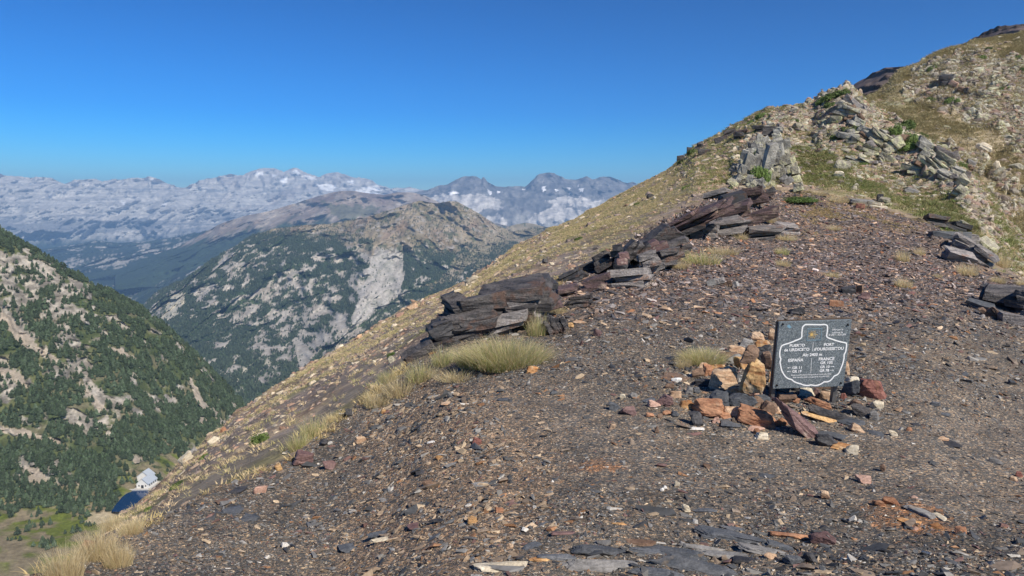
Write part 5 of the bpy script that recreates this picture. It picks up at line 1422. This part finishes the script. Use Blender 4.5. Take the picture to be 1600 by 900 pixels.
b2 = hillstones(B, 15000, .09, .85, B['crag']*(.15+B['rockn']+.6*sstep(1150, 1250, B['PX'])), lichp, 2.2, rngO)
b3 = hillstones(D, 18000, .15, 1.7, .05+.9*D['band']+.25*D['rk'], lichp, 2.8, rngO)
def cat2(*bs): return [np.concatenate([b[i] for b in bs]) for i in range(5)]
pos, rot, scl, cc, ss = cat2(b1, b2, b3)
pxs = ss/np.linalg.norm(pos-CAM, axis=1); X_, Y_, _ = project(pos)
inv = (X_ > 5) & (X_ < 1595) & (Y_ > 5) & (Y_ < 880)
order = np.argsort(-pxs*inv)
big = []; dg = bpy.context.evaluated_depsgraph_get()
for i in order[:1400]:
    if len(big) >= 260: break
    d_ = Vector(pos[i])-Vector(CAM); L_ = d_.length
    if not inv[i]: break
    hit, loc, nr, fi = ground.ray_cast(Vector(CAM), d_.normalized())
    if hit and (loc-Vector(CAM)).length < L_-1: continue
    big.append(i)
bs = set(int(i) for i in big)
rest = np.array([i for i in range(len(pos)) if i not in bs])
stuff('hillside_stones', pos[rest], rot[rest], scl[rest], cc[rest], hill_stones, 'small stones strewn over the grassy hillsides', 'stones')
nB = len(b1[0]); nB2 = nB+len(b2[0])
for i in big:
    o = link('boulder', bkinds[i % 9]); o.location = pos[i]; o.rotation_euler = rot[i]; o.scale = scl[i]; o.color = (*cc[i], 1)
    lum = cc[i].mean(); w_ = 'pale' if lum > .36 else 'dark brown' if lum < .2 else 'grey brown'
    z_ = 'the brown slope' if X_[i] < 1100 and i < nB2 else 'the crag hill left half' if i < nB2 and X_[i] < 1300 else 'the crag hill right half' if i < nB2 else 'the far right hillside'
    q_ = 'big' if pxs[i] > .0125 else 'medium' if pxs[i] > .009 else 'small'
    v_ = 'near the skyline of' if Y_[i] < 200 else 'halfway up' if Y_[i] < 330 else 'low on'
    setp(o, f'{q_} {w_} boulder {v_} {z_}', 'boulder', 'boulders lying on the hillsides')

# ------------------------------------------------------------------ grass
def grass_mesh(rng, n, rad, ht, dry, wid=.005, lean=.5, ell=(1, 1), droop=.5, name='grass_tuft'):
    a = rng.uniform(0, 2*math.pi, n); rr = rad*np.sqrt(rng.random(n))
    bx = np.cos(a)*rr*ell[0]; by = np.sin(a)*rr*ell[1]
    la = a+rng.normal(0, .8, n); ln = lean*(.25+rr/rad)*rng.uniform(.3, 1.3, n)
    h = ht*rng.uniform(.45, 1.1, n)*(1-.35*(rr/rad)**2)
    w = wid*rng.uniform(.6, 1.2, n)
    wd = rng.uniform(0, 2*math.pi, n)
    V = []; Cc = []
    gcol = np.array([(.44, .50, .18), (.58, .60, .27), (.32, .40, .12)])[rng.integers(0, 3, n)]
    dcol = np.array([(.76, .63, .38), (.85, .74, .48), (.64, .50, .28)])[rng.integers(0, 3, n)]
    isd = (rng.random(n) < dry)[:, None]
    bc = np.where(isd, dcol*.8, gcol*.75); tc = np.where(isd, dcol, gcol*.5+np.array((.70, .62, .36))*.5)
    for k, t in enumerate((0, .4, .75, 1.0)):
        x = bx+np.cos(la)*ln*h*(t**1.6); y = by+np.sin(la)*ln*h*(t**1.6); z = h*(t-droop*.4*ln*t**2.5)-.01
        ww = w*(1-t*.9)
        V.append(np.stack([x-np.cos(wd)*ww/2, y-np.sin(wd)*ww/2, z], 1)); V.append(np.stack([x+np.cos(wd)*ww/2, y+np.sin(wd)*ww/2, z], 1))
        c = bc*(1-t)+tc*t; Cc += [c, c]
    V = np.stack(V, 1).reshape(-1, 3); Cc = np.stack(Cc, 1).reshape(-1, 3)
    base = np.arange(n)[:, None]*8
    f = np.concatenate([np.concatenate([base+2*k, base+2*k+1, base+2*k+3, base+2*k+2], 1) for k in range(3)])
    return mesh_np(name, V, f, M_GRASS, True, Cc)
M_GRASS = mat_vcol('grass_blades', .7, .15, .45, .95, 1.15)
rngG = np.random.default_rng(8)
dryk = [grass_mesh(rngG, 420, .2, .26, .93, .006, .9) for _ in range(3)]
mixk = [grass_mesh(rngG, 520, .2, .28, .45, .006, .8) for _ in range(3)]
grnk = [grass_mesh(rngG, 900, .2, .27, .28, .005, .75) for _ in range(2)]
TUFTS = '''792 545 128 66 g largest green and straw grass clump in front of the dark outcrop
748 552 74 46 g green grass clump joined to the left side of the largest one
694 556 50 34 m yellowish grass tuft left of the green clumps
660 580 60 34 m pale straw grass tuft with a green middle below the outcrop tail
625 600 66 40 d straw grass tuft near the yellowish lichened rock
590 620 54 34 d dry grass tuft at the left end of the strip below the outcrop
606 588 40 22 m small mixed grass tuft at the outer rim of the strip
715 585 90 22 d flattened dry grass skirt below the green clump
840 508 40 40 m tall straw and green tuft right of the dark outcrop
822 478 30 20 d dry tuft in the gap above the tall straw tuft
868 482 44 18 d low dry tuft beside the maroon ledge
490 668 46 40 m green tinged grass tuft on the rim at lower left
466 690 44 30 m yellow green grass tuft below the green tinged one
520 650 36 18 d small dry tuft above the green tinged one
1097 553 66 42 g round green grass tuft behind the cairn
1068 566 30 20 d small dry tuft at the left foot of the round green one
100 880 70 56 d tall dry grass with seed stalks at the lower left corner
150 850 70 48 d dry grass tuft right of the tall stalks
186 866 50 44 d dry tuft on the gravel rim near the lower left
205 822 44 28 d sparse dry tuft on the slope above the rim tuft
175 818 40 26 d dry tuft beside the lake end of the slope
1095 402 74 24 m straw grass patch beside the ridge ledges
1130 390 60 18 d long dry grass streak right of the straw patch
1062 412 40 18 d dry grass tuft left of the straw patch
1156 368 30 14 d small dry tuft above the straw patch
1200 342 32 14 d dry tuft below the green bush
1222 370 56 12 d reddish dry streak on the pale knoll
1222 392 26 14 m olive tuft in the upper gravel
1224 410 28 14 d yellow tuft below the olive one
1303 355 26 13 d brown tuft near the dark hole in the upper gravel
1410 398 26 24 d bright dry tuft pair left member in the upper gravel
1436 392 20 18 d bright dry tuft pair right member in the upper gravel
1412 440 30 20 d yellow dry tuft below the bright pair
1512 420 36 22 d dry tuft at the right rim of the saddle
1565 405 30 30 d tall dry tuft at the right rim beside the far slope
1560 436 26 14 d low dry tuft near the right edge
1598 440 20 16 d dry tuft cut by the right edge
1300 428 30 12 d flat dry tuft pair in the upper gravel
1465 430 16 8 d tiny dry tuft above the right outcrop
1310 310 40 16 d dry grass on the far rim of the saddle
1280 300 30 14 d dry grass right of the green bush
1345 318 24 12 d dry tuft beside the pale slab with red patch'''
for ln in TUFTS.split('\n'):
    x, y, w, h, t, lab = ln.split(None, 5); x, y, w, h = map(float, (x, y, w, h))
    g = gpt(x, y+h*.40, ground) or gpt(x, y+h*.4)
    if not g: continue
    dd = depth_at(g[0]); W = w/F*dd; H = h/F*dd
    if t == 'g' and w > 60:
        me = grass_mesh(rngG, int(w*30), W*.46, H*.80, .5, .0055, .95, (1, .8))
        o = link('grass_tuft', me); o.location = g[0]
    else:
        ks = {'g': grnk, 'm': mixk, 'd': dryk}[t]; o = link('grass_tuft', ks[int(x) % len(ks)]); o.location = g[0]
        if t == 'd' and x < 240:
            o.data = grass_mesh(rngG, 900, .2, .28, .97, .005, .7)
        o.scale = (W/.52, min(W, H*2.2)/.52, H/.25); o.rotation_euler = (0, 0, rngG.uniform(0, 6.28) if abs(W-H) < W*.3 else 0)
    setp(o, lab, 'grass', 'grass tufts on the saddle')

M_IGRASS = mat_inst('hill_grass', .8, .1, 2, 0, .8, 1.2)
def mini_tuft(rng):
    m = grass_mesh(rng, 26, .5, .8, .8, .07, .9); m.materials.clear(); m.materials.append(M_IGRASS); return m
minis = proto_coll('hill_grass_kind', [mini_tuft(rngG) for _ in range(5)])
def hillgrass(d, N, s0, s1, w, cols, nm, lab, rng, xr=(-60, 1660)):
    pos, nrm, ij = scatter(d, N, w, rng, xr=xr)
    s = rng.uniform(s0, s1, N)
    rot = np.stack([np.zeros(N), np.zeros(N), rng.uniform(0, 6.28, N)], 1)
    k = rng.random(N)[:, None]; c = np.array(cols[0])*(1-k)+np.array(cols[1])*k
    stuff(nm, pos, rot, np.stack([s, s, s*rng.uniform(.35, .7, N)], 1), c, minis, lab, 'grass')
ptc = fbm(B['P'][..., 0]/3, B['P'][..., 1]/5, B['P'][..., 2]/3, 4, 501)
hillgrass(B, 30000, .10, .30, (.12+sstep(-.02, .3, ptc)*1.0+B['ol']*.4)*(1-.7*B['rust'])*(.14+.86*sstep(22, 55, np.linalg.norm(B['P']-CAM, axis=-1)))*(1-.6*B['rockn'])*sstep(1700, 900, B['PX']+0), [(.58, .45, .29), (.30, .29, .13)], 'slope_grass', 'short dry grass covering the brown slope', rngG)
hillgrass(B, 15000, .2, .6, B['crag']*(.2+B['grn']*1.5)*(1-.5*B['rockn']), [(.44, .36, .20), (.14, .21, .055)], 'crag_grass', 'short green and tan turf on the crag hill', rngG)
hillgrass(D, 22000, .5, 1.4, .25+sstep(-.1, .3, fbm(D['P'][..., 0]/9, D['P'][..., 1]/14, D['P'][..., 2]/9, 4, 502))*(1-D['band']*.8), [(.50, .41, .25), (.33, .30, .15)], 'far_slope_grass', 'dry grass covering the far hillside', rngG)
nd = np.zeros(A['PX'].shape); nd[:] = (A['tan']*sstep(-.05, .2, fbm(A['P'][..., 0]/1.2, A['P'][..., 1]/2, 0, 4, 503))*.5)
nd[A['nv']-14:A['nv']+3] += 1.1*((A['PX'][A['nv']-14:A['nv']+3] < 960) & (A['PX'][A['nv']-14:A['nv']+3] > 60))*sstep(-.1, .2, fbm(A['P'][A['nv']-14:A['nv']+3, :, 0]/.6, A['P'][A['nv']-14:A['nv']+3, :, 1]/.6, 0, 3, 504))
nd *= np.where(A['PX'] < 560, .35, 1)
hillgrass(A, 1900, .05, .16, nd, [(.50, .39, .21), (.36, .29, .14)], 'rim_grass', 'thin dry grass along the rim of the saddle', rngG)

# ------------------------------------------------------------------ low green bushes
M_LEAF = mat_vcol('bush_leaves', .6, .25, .2)
def bush_mesh(rng, n=1500, leaf=.05, name='bush', c0=(.085, .13, .034), c1=(.165, .23, .07)):
    """leaf-sized faces through a low dome of several lobes; unit footprint"""
    L_ = rng.normal(0, .24, (7, 2)); 
    k = rng.integers(0, 7, n); d = rng.normal(0, 1, (n, 3)); d /= np.linalg.norm(d, axis=1, keepdims=True); d[:, 2] = np.abs(d[:, 2])
    rr = rng.uniform(.65, 1, n)[:, None]
    p = d*rr*np.array((.24, .24, .32))*rng.uniform(.8, 1.1, (n, 1)); p[:, :2] += L_[k]
    nn = d+rng.normal(0, .35, (n, 3)); nn /= np.linalg.norm(nn, axis=1, keepdims=True)
    t = np.cross(nn, rng.normal(0, 1, (n, 3))); t /= np.linalg.norm(t, axis=1, keepdims=True); b = np.cross(nn, t)
    s = leaf*rng.uniform(.6, 1.3, (n, 1))
    V = np.stack([p-t*s, p+b*s*.45, p+t*s, p-b*s*.45], 1).reshape(-1, 3)
    m = rng.random((n, 1))*(.4+.6*rr); c = np.array(c0)*(1-m)+np.array(c1)*m
    return mesh_np(name, V, np.arange(4*n).reshape(-1, 4), M_LEAF, False, np.repeat(c, 4, 0))
bushk = [bush_mesh(rngG) for _ in range(4)]
bushn = bush_mesh(rngG, 4200, .028, 'bush', (.07, .12, .03), (.17, .25, .07))
BUSH = '''1236 308 74 18 n bright green juniper mat on the far rim of the saddle below the crag
1300 148 40 12 dark green bush on the topmost knob of the crag hill
1284 156 22 9 small green bush on the left shoulder of the topmost knob
1298 163 24 10 round green bush just below the topmost knob
1190 180 22 12 green bush on the skyline left of the knob
1175 190 14 8 small green bush on the skyline above the crag
1188 243 26 14 green bush wedged in the upper crag fins
1184 269 26 20 green bush at the foot of the crag fins
1082 236 20 10 thin green mat on the skyline far left
1064 252 12 7 tiny green mat lowest on the skyline
1240 187 12 7 small olive bush beside the rocks right of the skyline bush
1331 202 28 12 flat green bush in the middle of the rock dome
1306 213 20 9 dull green bush left of the flat one
1413 192 34 16 largest rounded green bush right of the rock dome
1397 200 24 18 rounded green bush left of the largest one
1422 214 28 18 rounded green bush below the largest one
1417 226 26 12 lowest rounded green bush of the cluster
1440 210 14 9 small green bush right of the cluster
1438 248 16 9 green bush below the dark rocks of the rib
1500 256 14 12 green bush on the lichened rib
1560 288 20 9 green mat on the far grass right of the rib
1350 256 16 8 small green mat beside the big lichen boulder
1455 106 18 9 green bush high on the right slope near the skyline
1484 155 20 9 green bush beside the black shaded hollow
1452 154 14 8 green bush left of the black hollow
1533 88 16 7 green bush near the top right skyline
1544 75 10 5 tiny green bush on the far slope near the top
1590 88 16 7 green bush near the right edge high up
1568 138 14 7 green bush in the boulder band
1598 108 10 8 green bush cut by the right edge
1410 685 1 1 skip
408 683 30 22 dark green low bush on the brown slope at lower left
278 755 34 10 f bright green grass mat on the slope beside the lake
232 794 12 8 small dark green bush on the slope below the lake
1072 292 14 7 small green mat on the brown slope right of the far mountains
995 318 10 5 tiny green mat on the brown slope near the skyline
905 372 14 7 small green bush on the grassy slope centre
612 553 14 8 small green plant beside the yellowish rock
320 712 16 8 green mat on the slope above the bright one'''
for ln in BUSH.split('\n'):
    a = ln.split(None, 4); x, y, w, h = map(float, a[:4]); lab = a[4]
    if lab == 'skip': continue
    kd = lab[:2].strip() if lab[:2] in ('n ', 'f ') else ''
    if kd: lab = lab[2:]
    g = gpt(x, y+h*.35)
    if not g: continue
    dd = depth_at(g[0]); W = w/F*dd; H = h/F*dd
    o = link('bush', bushn if kd == 'n' else bushk[int(x) % 4]); o.location = g[0]-Vector((0, 0, H*.12))
    if 'crag fins' in lab: o.location = Vector(CAM)+(g[0]-Vector(CAM))*.90
    n_ = g[1] if g[1].z > 0 else -g[1]
    hz = H*.8 if not kd else H*.55
    o.scale = (W/.95, W/.95*.8, hz/.33)
    if not kd == 'n': o.rotation_euler = (Vector((0, 0, 1)).rotation_difference((n_+Vector((0, 0, 1))).normalized())).to_euler()
    setp(o, lab, 'bush', 'low green bushes on the hillsides')

# ------------------------------------------------------------------ conifers
M_PINE = mat_vcol('pine', .8, .15)
def pine_mesh(rng, tiers=6, rim=9, seed=0, rich=True, tone=1.0):
    V = []; Fs = []; Cc = []
    # tapered trunk
    for k, z in enumerate((0, .35, .9)):
        for a in range(5): V.append((math.cos(a*1.2566)*.022*(1-z), math.sin(a*1.2566)*.022*(1-z), z)); Cc.append((.09, .065, .028))
    for k in range(2):
        for a in range(5): Fs.append((k*5+a, k*5+(a+1) % 5, k*5+5+(a+1) % 5)); Fs.append((k*5+a, k*5+5+(a+1) % 5, k*5+5+a))
    for t in range(tiers):
        z0 = .12+.80*t/tiers; rr = (.26*(1-(t/tiers)**1.25)+.04)*rng.uniform(.85, 1.15); top = z0+.34*(1-t/tiers*.4)
        cx, cy = rng.normal(0, .02, 2); b = len(V)
        V.append((cx, cy, min(top, 1.0))); sh = rng.uniform(.8, 1.25)*tone; Cc.append(tuple(np.array((.066, .086, .054))*sh))
        for a in range(rim*2):
            an = a*math.pi/rim+rng.uniform(-.15, .15); q = rr*(1.0 if a % 2 == 0 else .55)*rng.uniform(.75, 1.2)
            V.append((cx+math.cos(an)*q, cy+math.sin(an)*q, z0+rng.uniform(-.05, .05)+(0 if a % 2 == 0 else .07))); Cc.append(tuple(np.array((.050, .068, .042))*sh*rng.uniform(.7, 1.4)))
        for a in range(rim*2): Fs.append((b, b+1+a, b+1+(a+1) % (rim*2)))
    if rich:
        for k in range(70):
            z = rng.uniform(.12, .95); rr = .26*(1-z)+.03; an = rng.uniform(0, 6.28); p = np.array((math.cos(an)*rr, math.sin(an)*rr, z)); b = len(V)
            for _ in range(3): V.append(tuple(p+rng.normal(0, .035, 3))); Cc.append(tuple(np.array((.045, .080, .030))*rng.uniform(.6, 1.6)*tone))
            Fs.append((b, b+1, b+2))
    return mesh_np('pine_tree', np.array(V), np.array(Fs), M_PINE, False, np.array(Cc))
rngT = np.random.default_rng(12)
pines = [pine_mesh(rngT, 6, 7, tone=t) for t in (.8, 1.0, 1.15, .95, 1.3)]
pine_coll = proto_coll('pine_kind', pines)
simple = proto_coll('far_pine_kind', [pine_mesh(rngT, 3, 3, rich=False, tone=t) for t in (.8, 1.0, 1.1)])
clump = fbm(LS['P'][..., 0]/17, LS['P'][..., 1]/20, LS['P'][..., 2]/17, 4, 602)
den = np.clip(1-.95*LS['rock'], .12, 1)*(1-LS['scr'])*(.08+1.3*sstep(-.16, .12, clump))
fl = LS['flat']; den = den*(1-fl)+fl*(.16*sstep(.0, .25, fbm(LS['P'][..., 0]/16, LS['P'][..., 1]/16, 0, 3, 601))+1.1*sstep(808, 788, LS['PY']+fbm(LS['P'][..., 0]/12, LS['P'][..., 1]/12, 0, 3, 603)*40)*(LS['PX'] < 182))*(LS['PY'] < 860)*(1-LS['beach'])
lakepoly = [(168,806),(186,783),(202,765),(300,757),(300,812),(200,812)]
den = den*(~inpoly(LS['PX'], LS['PY'], lakepoly))
belt = polymask(LS['PX'], LS['PY'], [[(40,745),(120,760),(180,762),(200,740),(330,680),(380,640),(300,640),(200,690),(60,700),(0,740),(0,780)]], 12, .05)
den = den*(1+1.6*belt*(1-LS['scr'])*(1-fl))
NT_ = 17000
pos, nrm, ij = scatter(LS, NT_, den, rngT, facing=True, xr=(-30, 470), yr=(330, 960))
hgt = 2.2+4.4*rngT.random(NT_)**1.4
rot = np.stack([rngT.normal(0, .03, NT_), rngT.normal(0, .03, NT_), rngT.uniform(0, 6.28, NT_)], 1)
scl = np.stack([hgt*rngT.uniform(.95, 1.6, NT_)]*2+[hgt], 1)
X_, Y_, dd_ = project(pos)
vis = (X_ > 3) & (X_ < 480) & (Y_ < 895)
big = []
for i in np.argsort(-(hgt/dd_)*vis):
    if len(big) >= 290: break
    d_ = Vector(pos[i]+np.array((0, 0, hgt[i]*.6)))-Vector(CAM)
    if hill_B.ray_cast(Vector(CAM), d_.normalized())[0] or ground.ray_cast(Vector(CAM), d_.normalized())[0]: continue
    big.append(int(i))
bs = set(big); rest = np.array([i for i in range(NT_) if i not in bs])
stuff('conifer_wood', pos[rest], rot[rest], scl[rest], np.ones((len(rest), 3)), pine_coll, 'conifer wood covering the valley side on the left', 'trees')
for i in big:
    o = link('pine_tree', pines[i % 5]); o.location = pos[i]-np.array((0, 0, .2)); o.rotation_euler = rot[i]; o.scale = scl[i]
    zz = 'on the meadow' if Y_[i] > 790 else 'at the foot of the wood' if Y_[i] > 745 else 'low in the wood' if Y_[i] > 690 else 'on the lower valley side' if Y_[i] > 560 else 'high on the valley side'
    hh = 'very tall' if hgt[i] > 6.2 else 'tall' if hgt[i] > 5.6 else 'middling' if hgt[i] > 4.9 else 'short'
    xx = 'near the left edge' if X_[i] < 70 else 'left of the lake' if X_[i] < 165 else 'above the lake' if X_[i] < 260 else 'right of the building'
    setp(o, f'{hh} {("blackish", "dark green", "mid green", "dull green", "light green")[i % 5]} conifer standing {zz} {xx}', 'tree', 'conifers on the left valley side')
den = np.clip(1-1.1*MID['rock'], .03, 1)*np.clip(1-.93*MID['upper'], 0, 1)
pos, nrm, ij = scatter(MID, 90000, den, rngT, xr=(180, 960), yr=(300, 720))
h_ = rngT.uniform(4.5, 10, len(pos))
stuff('far_conifer_wood', pos, np.stack([h_*0, h_*0, rngT.uniform(0, 6.28, len(pos))], 1), np.stack([h_*1.5, h_*1.5, h_], 1), np.ones((len(pos), 3)), simple, 'conifer wood covering the central mountain', 'trees')

# ------------------------------------------------------------------ lake, dam wall and power house
wz = LAKE_Z+.7
def lv(x, y, z=wz): return CAM+rayh(x, y)*level_r(x, y, z)
shore = [(174,799),(178,792),(182,787),(187,781),(192,775),(197,770),(202,766.4),(232,766),(262,766),(300,770),(300,815),(240,812),(215,806),(203,800),(192,799),(184,800)]
wp = np.array([lv(*p) for p in shore])
t = NT('lake_water'); t.b.inputs['Base Color'].default_value = (.006, .035, .11, 1); t.b.inputs['Roughness'].default_value = .08; t.b.inputs['IOR'].default_value = 1.33
g_ = t.new('ShaderNodeNewGeometry'); n_ = t.noise(.9, g_.outputs['Position'], 3, .6); t.lk(t.bump(n_.outputs['Fac'], .25, .12), t.b.inputs['Normal'])
me = bpy.data.meshes.new('water'); me.from_pydata([tuple(p) for p in wp], [], [tuple(range(len(wp)))]); me.materials.append(t.m)
setp(link('water', me), 'small dark blue reservoir at the foot of the slope', None, None, 'structure')

M_WHITE = mat_plain('render_wall', (.68, .66, .62), .9, nscale=.6, var=.08)
M_ROOF = mat_plain('metal_roof', (.50, .54, .58), .45, .3, .5, 1.5, .08)
M_DARKW = mat_plain('dark_opening', (.03, .032, .036), .3)
M_CONC = mat_plain('concrete', (.50, .48, .44), .9, nscale=.8, var=.1)
def prism_house(name, parent, W_, L_, eave, ridge, x0=0, y0=0, wallm=M_WHITE):
    """gable towards -Y, right side towards +X"""
    v = [(x0-W_/2, y0, 0), (x0+W_/2, y0, 0), (x0+W_/2, y0, eave), (x0, y0, ridge), (x0-W_/2, y0, eave)]
    v += [(a, y0+L_, c) for a, b, c in v]
    f = [(0, 1, 2, 3, 4), (6, 5, 9, 8, 7), (0, 5, 6, 1), (1, 6, 7, 2), (5, 0, 4, 9)]
    me = bpy.data.meshes.new('wall'); me.from_pydata(v, [], f); me.materials.append(wallm); link('wall', me, parent)
    for s in (-1, 1):
        ov = .5; dx = W_/2+ov; dz = (ridge-eave)/(W_/2)*dx
        a = [(x0, y0-ov, ridge+.06), (x0, y0+L_+ov, ridge+.06), (x0+s*dx, y0+L_+ov, ridge+.06-dz), (x0+s*dx, y0-ov, ridge+.06-dz)]
        bm = bmesh.new(); vs = [bm.verts.new(p) for p in a]+[bm.verts.new((p[0], p[1], p[2]+.22)) for p in a]
        for q in ((0, 1, 2, 3), (4, 5, 6, 7), (0, 1, 5, 4), (1, 2, 6, 5), (2, 3, 7, 6), (3, 0, 4, 7)): bm.faces.new([vs[i] for i in q])
        for k in range(1, 12):        # standing seams
            y_ = y0-ov+(L_+2*ov)*k/12
            p0 = (x0+s*.1, y_, ridge+.30-.1*(ridge-eave)/(W_/2)); p1 = (x0+s*dx, y_, ridge+.28-dz)
            w4 = [bm.verts.new((p[0], p[1]+o_, p[2]+h_)) for p in (p0, p1) for o_ in (-.05, .05) for h_ in (-.02, .09)]
            bm.faces.new((w4[1], w4[3], w4[7], w4[5])); bm.faces.new((w4[0], w4[1], w4[5], w4[4])); bm.faces.new((w4[2], w4[3], w4[7], w4[6]))
        bmesh.ops.recalc_face_normals(bm, faces=bm.faces)
        me = bpy.data.meshes.new('roof'); bm.to_mesh(me); bm.free(); me.materials.append(M_ROOF); link('roof', me, parent)
def slabbox(name, parent, x0, x1, y0, y1, z0, z1, mat):
    bm = bmesh.new(); bmesh.ops.create_cube(bm, size=1)
    for q in bm.verts: q.co = Vector(((x0+x1)/2+q.co.x*(x1-x0), (y0+y1)/2+q.co.y*(y1-y0), (z0+z1)/2+q.co.z*(z1-z0)))
    me = bpy.data.meshes.new(name); bm.to_mesh(me); bm.free(); me.materials.append(mat); return link(name, me, parent)
hb = Vector(lv(218.5, 766.0, LAKE_Z+1.2).tolist())+Vector((0, 4, 0))
house = empty('building', hb); house.rotation_euler = (0, 0, math.radians(-3)); setp(house, 'white gabled stone building with pale metal roofs at the edge of the reservoir', 'building')
prism_house('front', house, 9.2, 13, 3.4, 7.4)
prism_house('rear', house, 10.0, 8, 5.6, 9.6, -4.2, 9)
slabbox('door', house, -1.0, 1.0, -.05, .05, 0, 2.4, M_DARKW)
for k in range(4): slabbox('window', house, 4.55, 4.68, 1.6+k*2.9, 2.9+k*2.9, 1.2, 2.6, M_DARKW)
for xx in (-2.6, 2.6): slabbox('window', house, xx-.45, xx+.45, -.06, .04, 1.3, 2.5, M_DARKW)
slabbox('plinth', house, -6, 6.5, -2.2, 16, -2.4, -.02, M_CONC)
a = Vector(lv(200, 766.6).tolist()); b = Vector(lv(262, 765.4).tolist()); dv = b-a
wall = link('dam_wall', None) if False else slabbox('dam_wall', None, 0, dv.length, 0, 1.1, -1.2, .9, M_CONC)
wall.location = a; wall.rotation_euler = (0, 0, math.atan2(dv.y, dv.x)); setp(wall, 'low white dam wall along the far edge of the reservoir', 'wall', None, 'thing')

# ------------------------------------------------------------------ the air
bm = bmesh.new(); bmesh.ops.create_cube(bm, size=1)
hx0, hx1, hy0, hy1, hz0, hz1 = -26000, 26000, -3000, 26000, -2600, 1030
for q in bm.verts: q.co = Vector(((hx0+hx1)/2+q.co.x*(hx1-hx0), (hy0+hy1)/2+q.co.y*(hy1-hy0), (hz0+hz1)/2+q.co.z*(hz1-hz0)))
me = bpy.data.meshes.new('haze'); bm.to_mesh(me); bm.free()
hm = bpy.data.materials.new('haze_air'); hm.use_nodes = True; hn = hm.node_tree.nodes
for n in list(hn): hn.remove(n)
ho = hn.new('ShaderNodeOutputMaterial'); hv = hn.new('ShaderNodeVolumePrincipled')
hv.inputs['Color'].default_value = (.34, .60, 1.0, 1); hv.inputs['Density'].default_value = 7.5e-5; hv.inputs['Anisotropy'].default_value = 0.0
hm.node_tree.links.new(hv.outputs[0], ho.inputs['Volume']); me.materials.append(hm)
setp(link('haze', me), None, None, None, 'stuff')
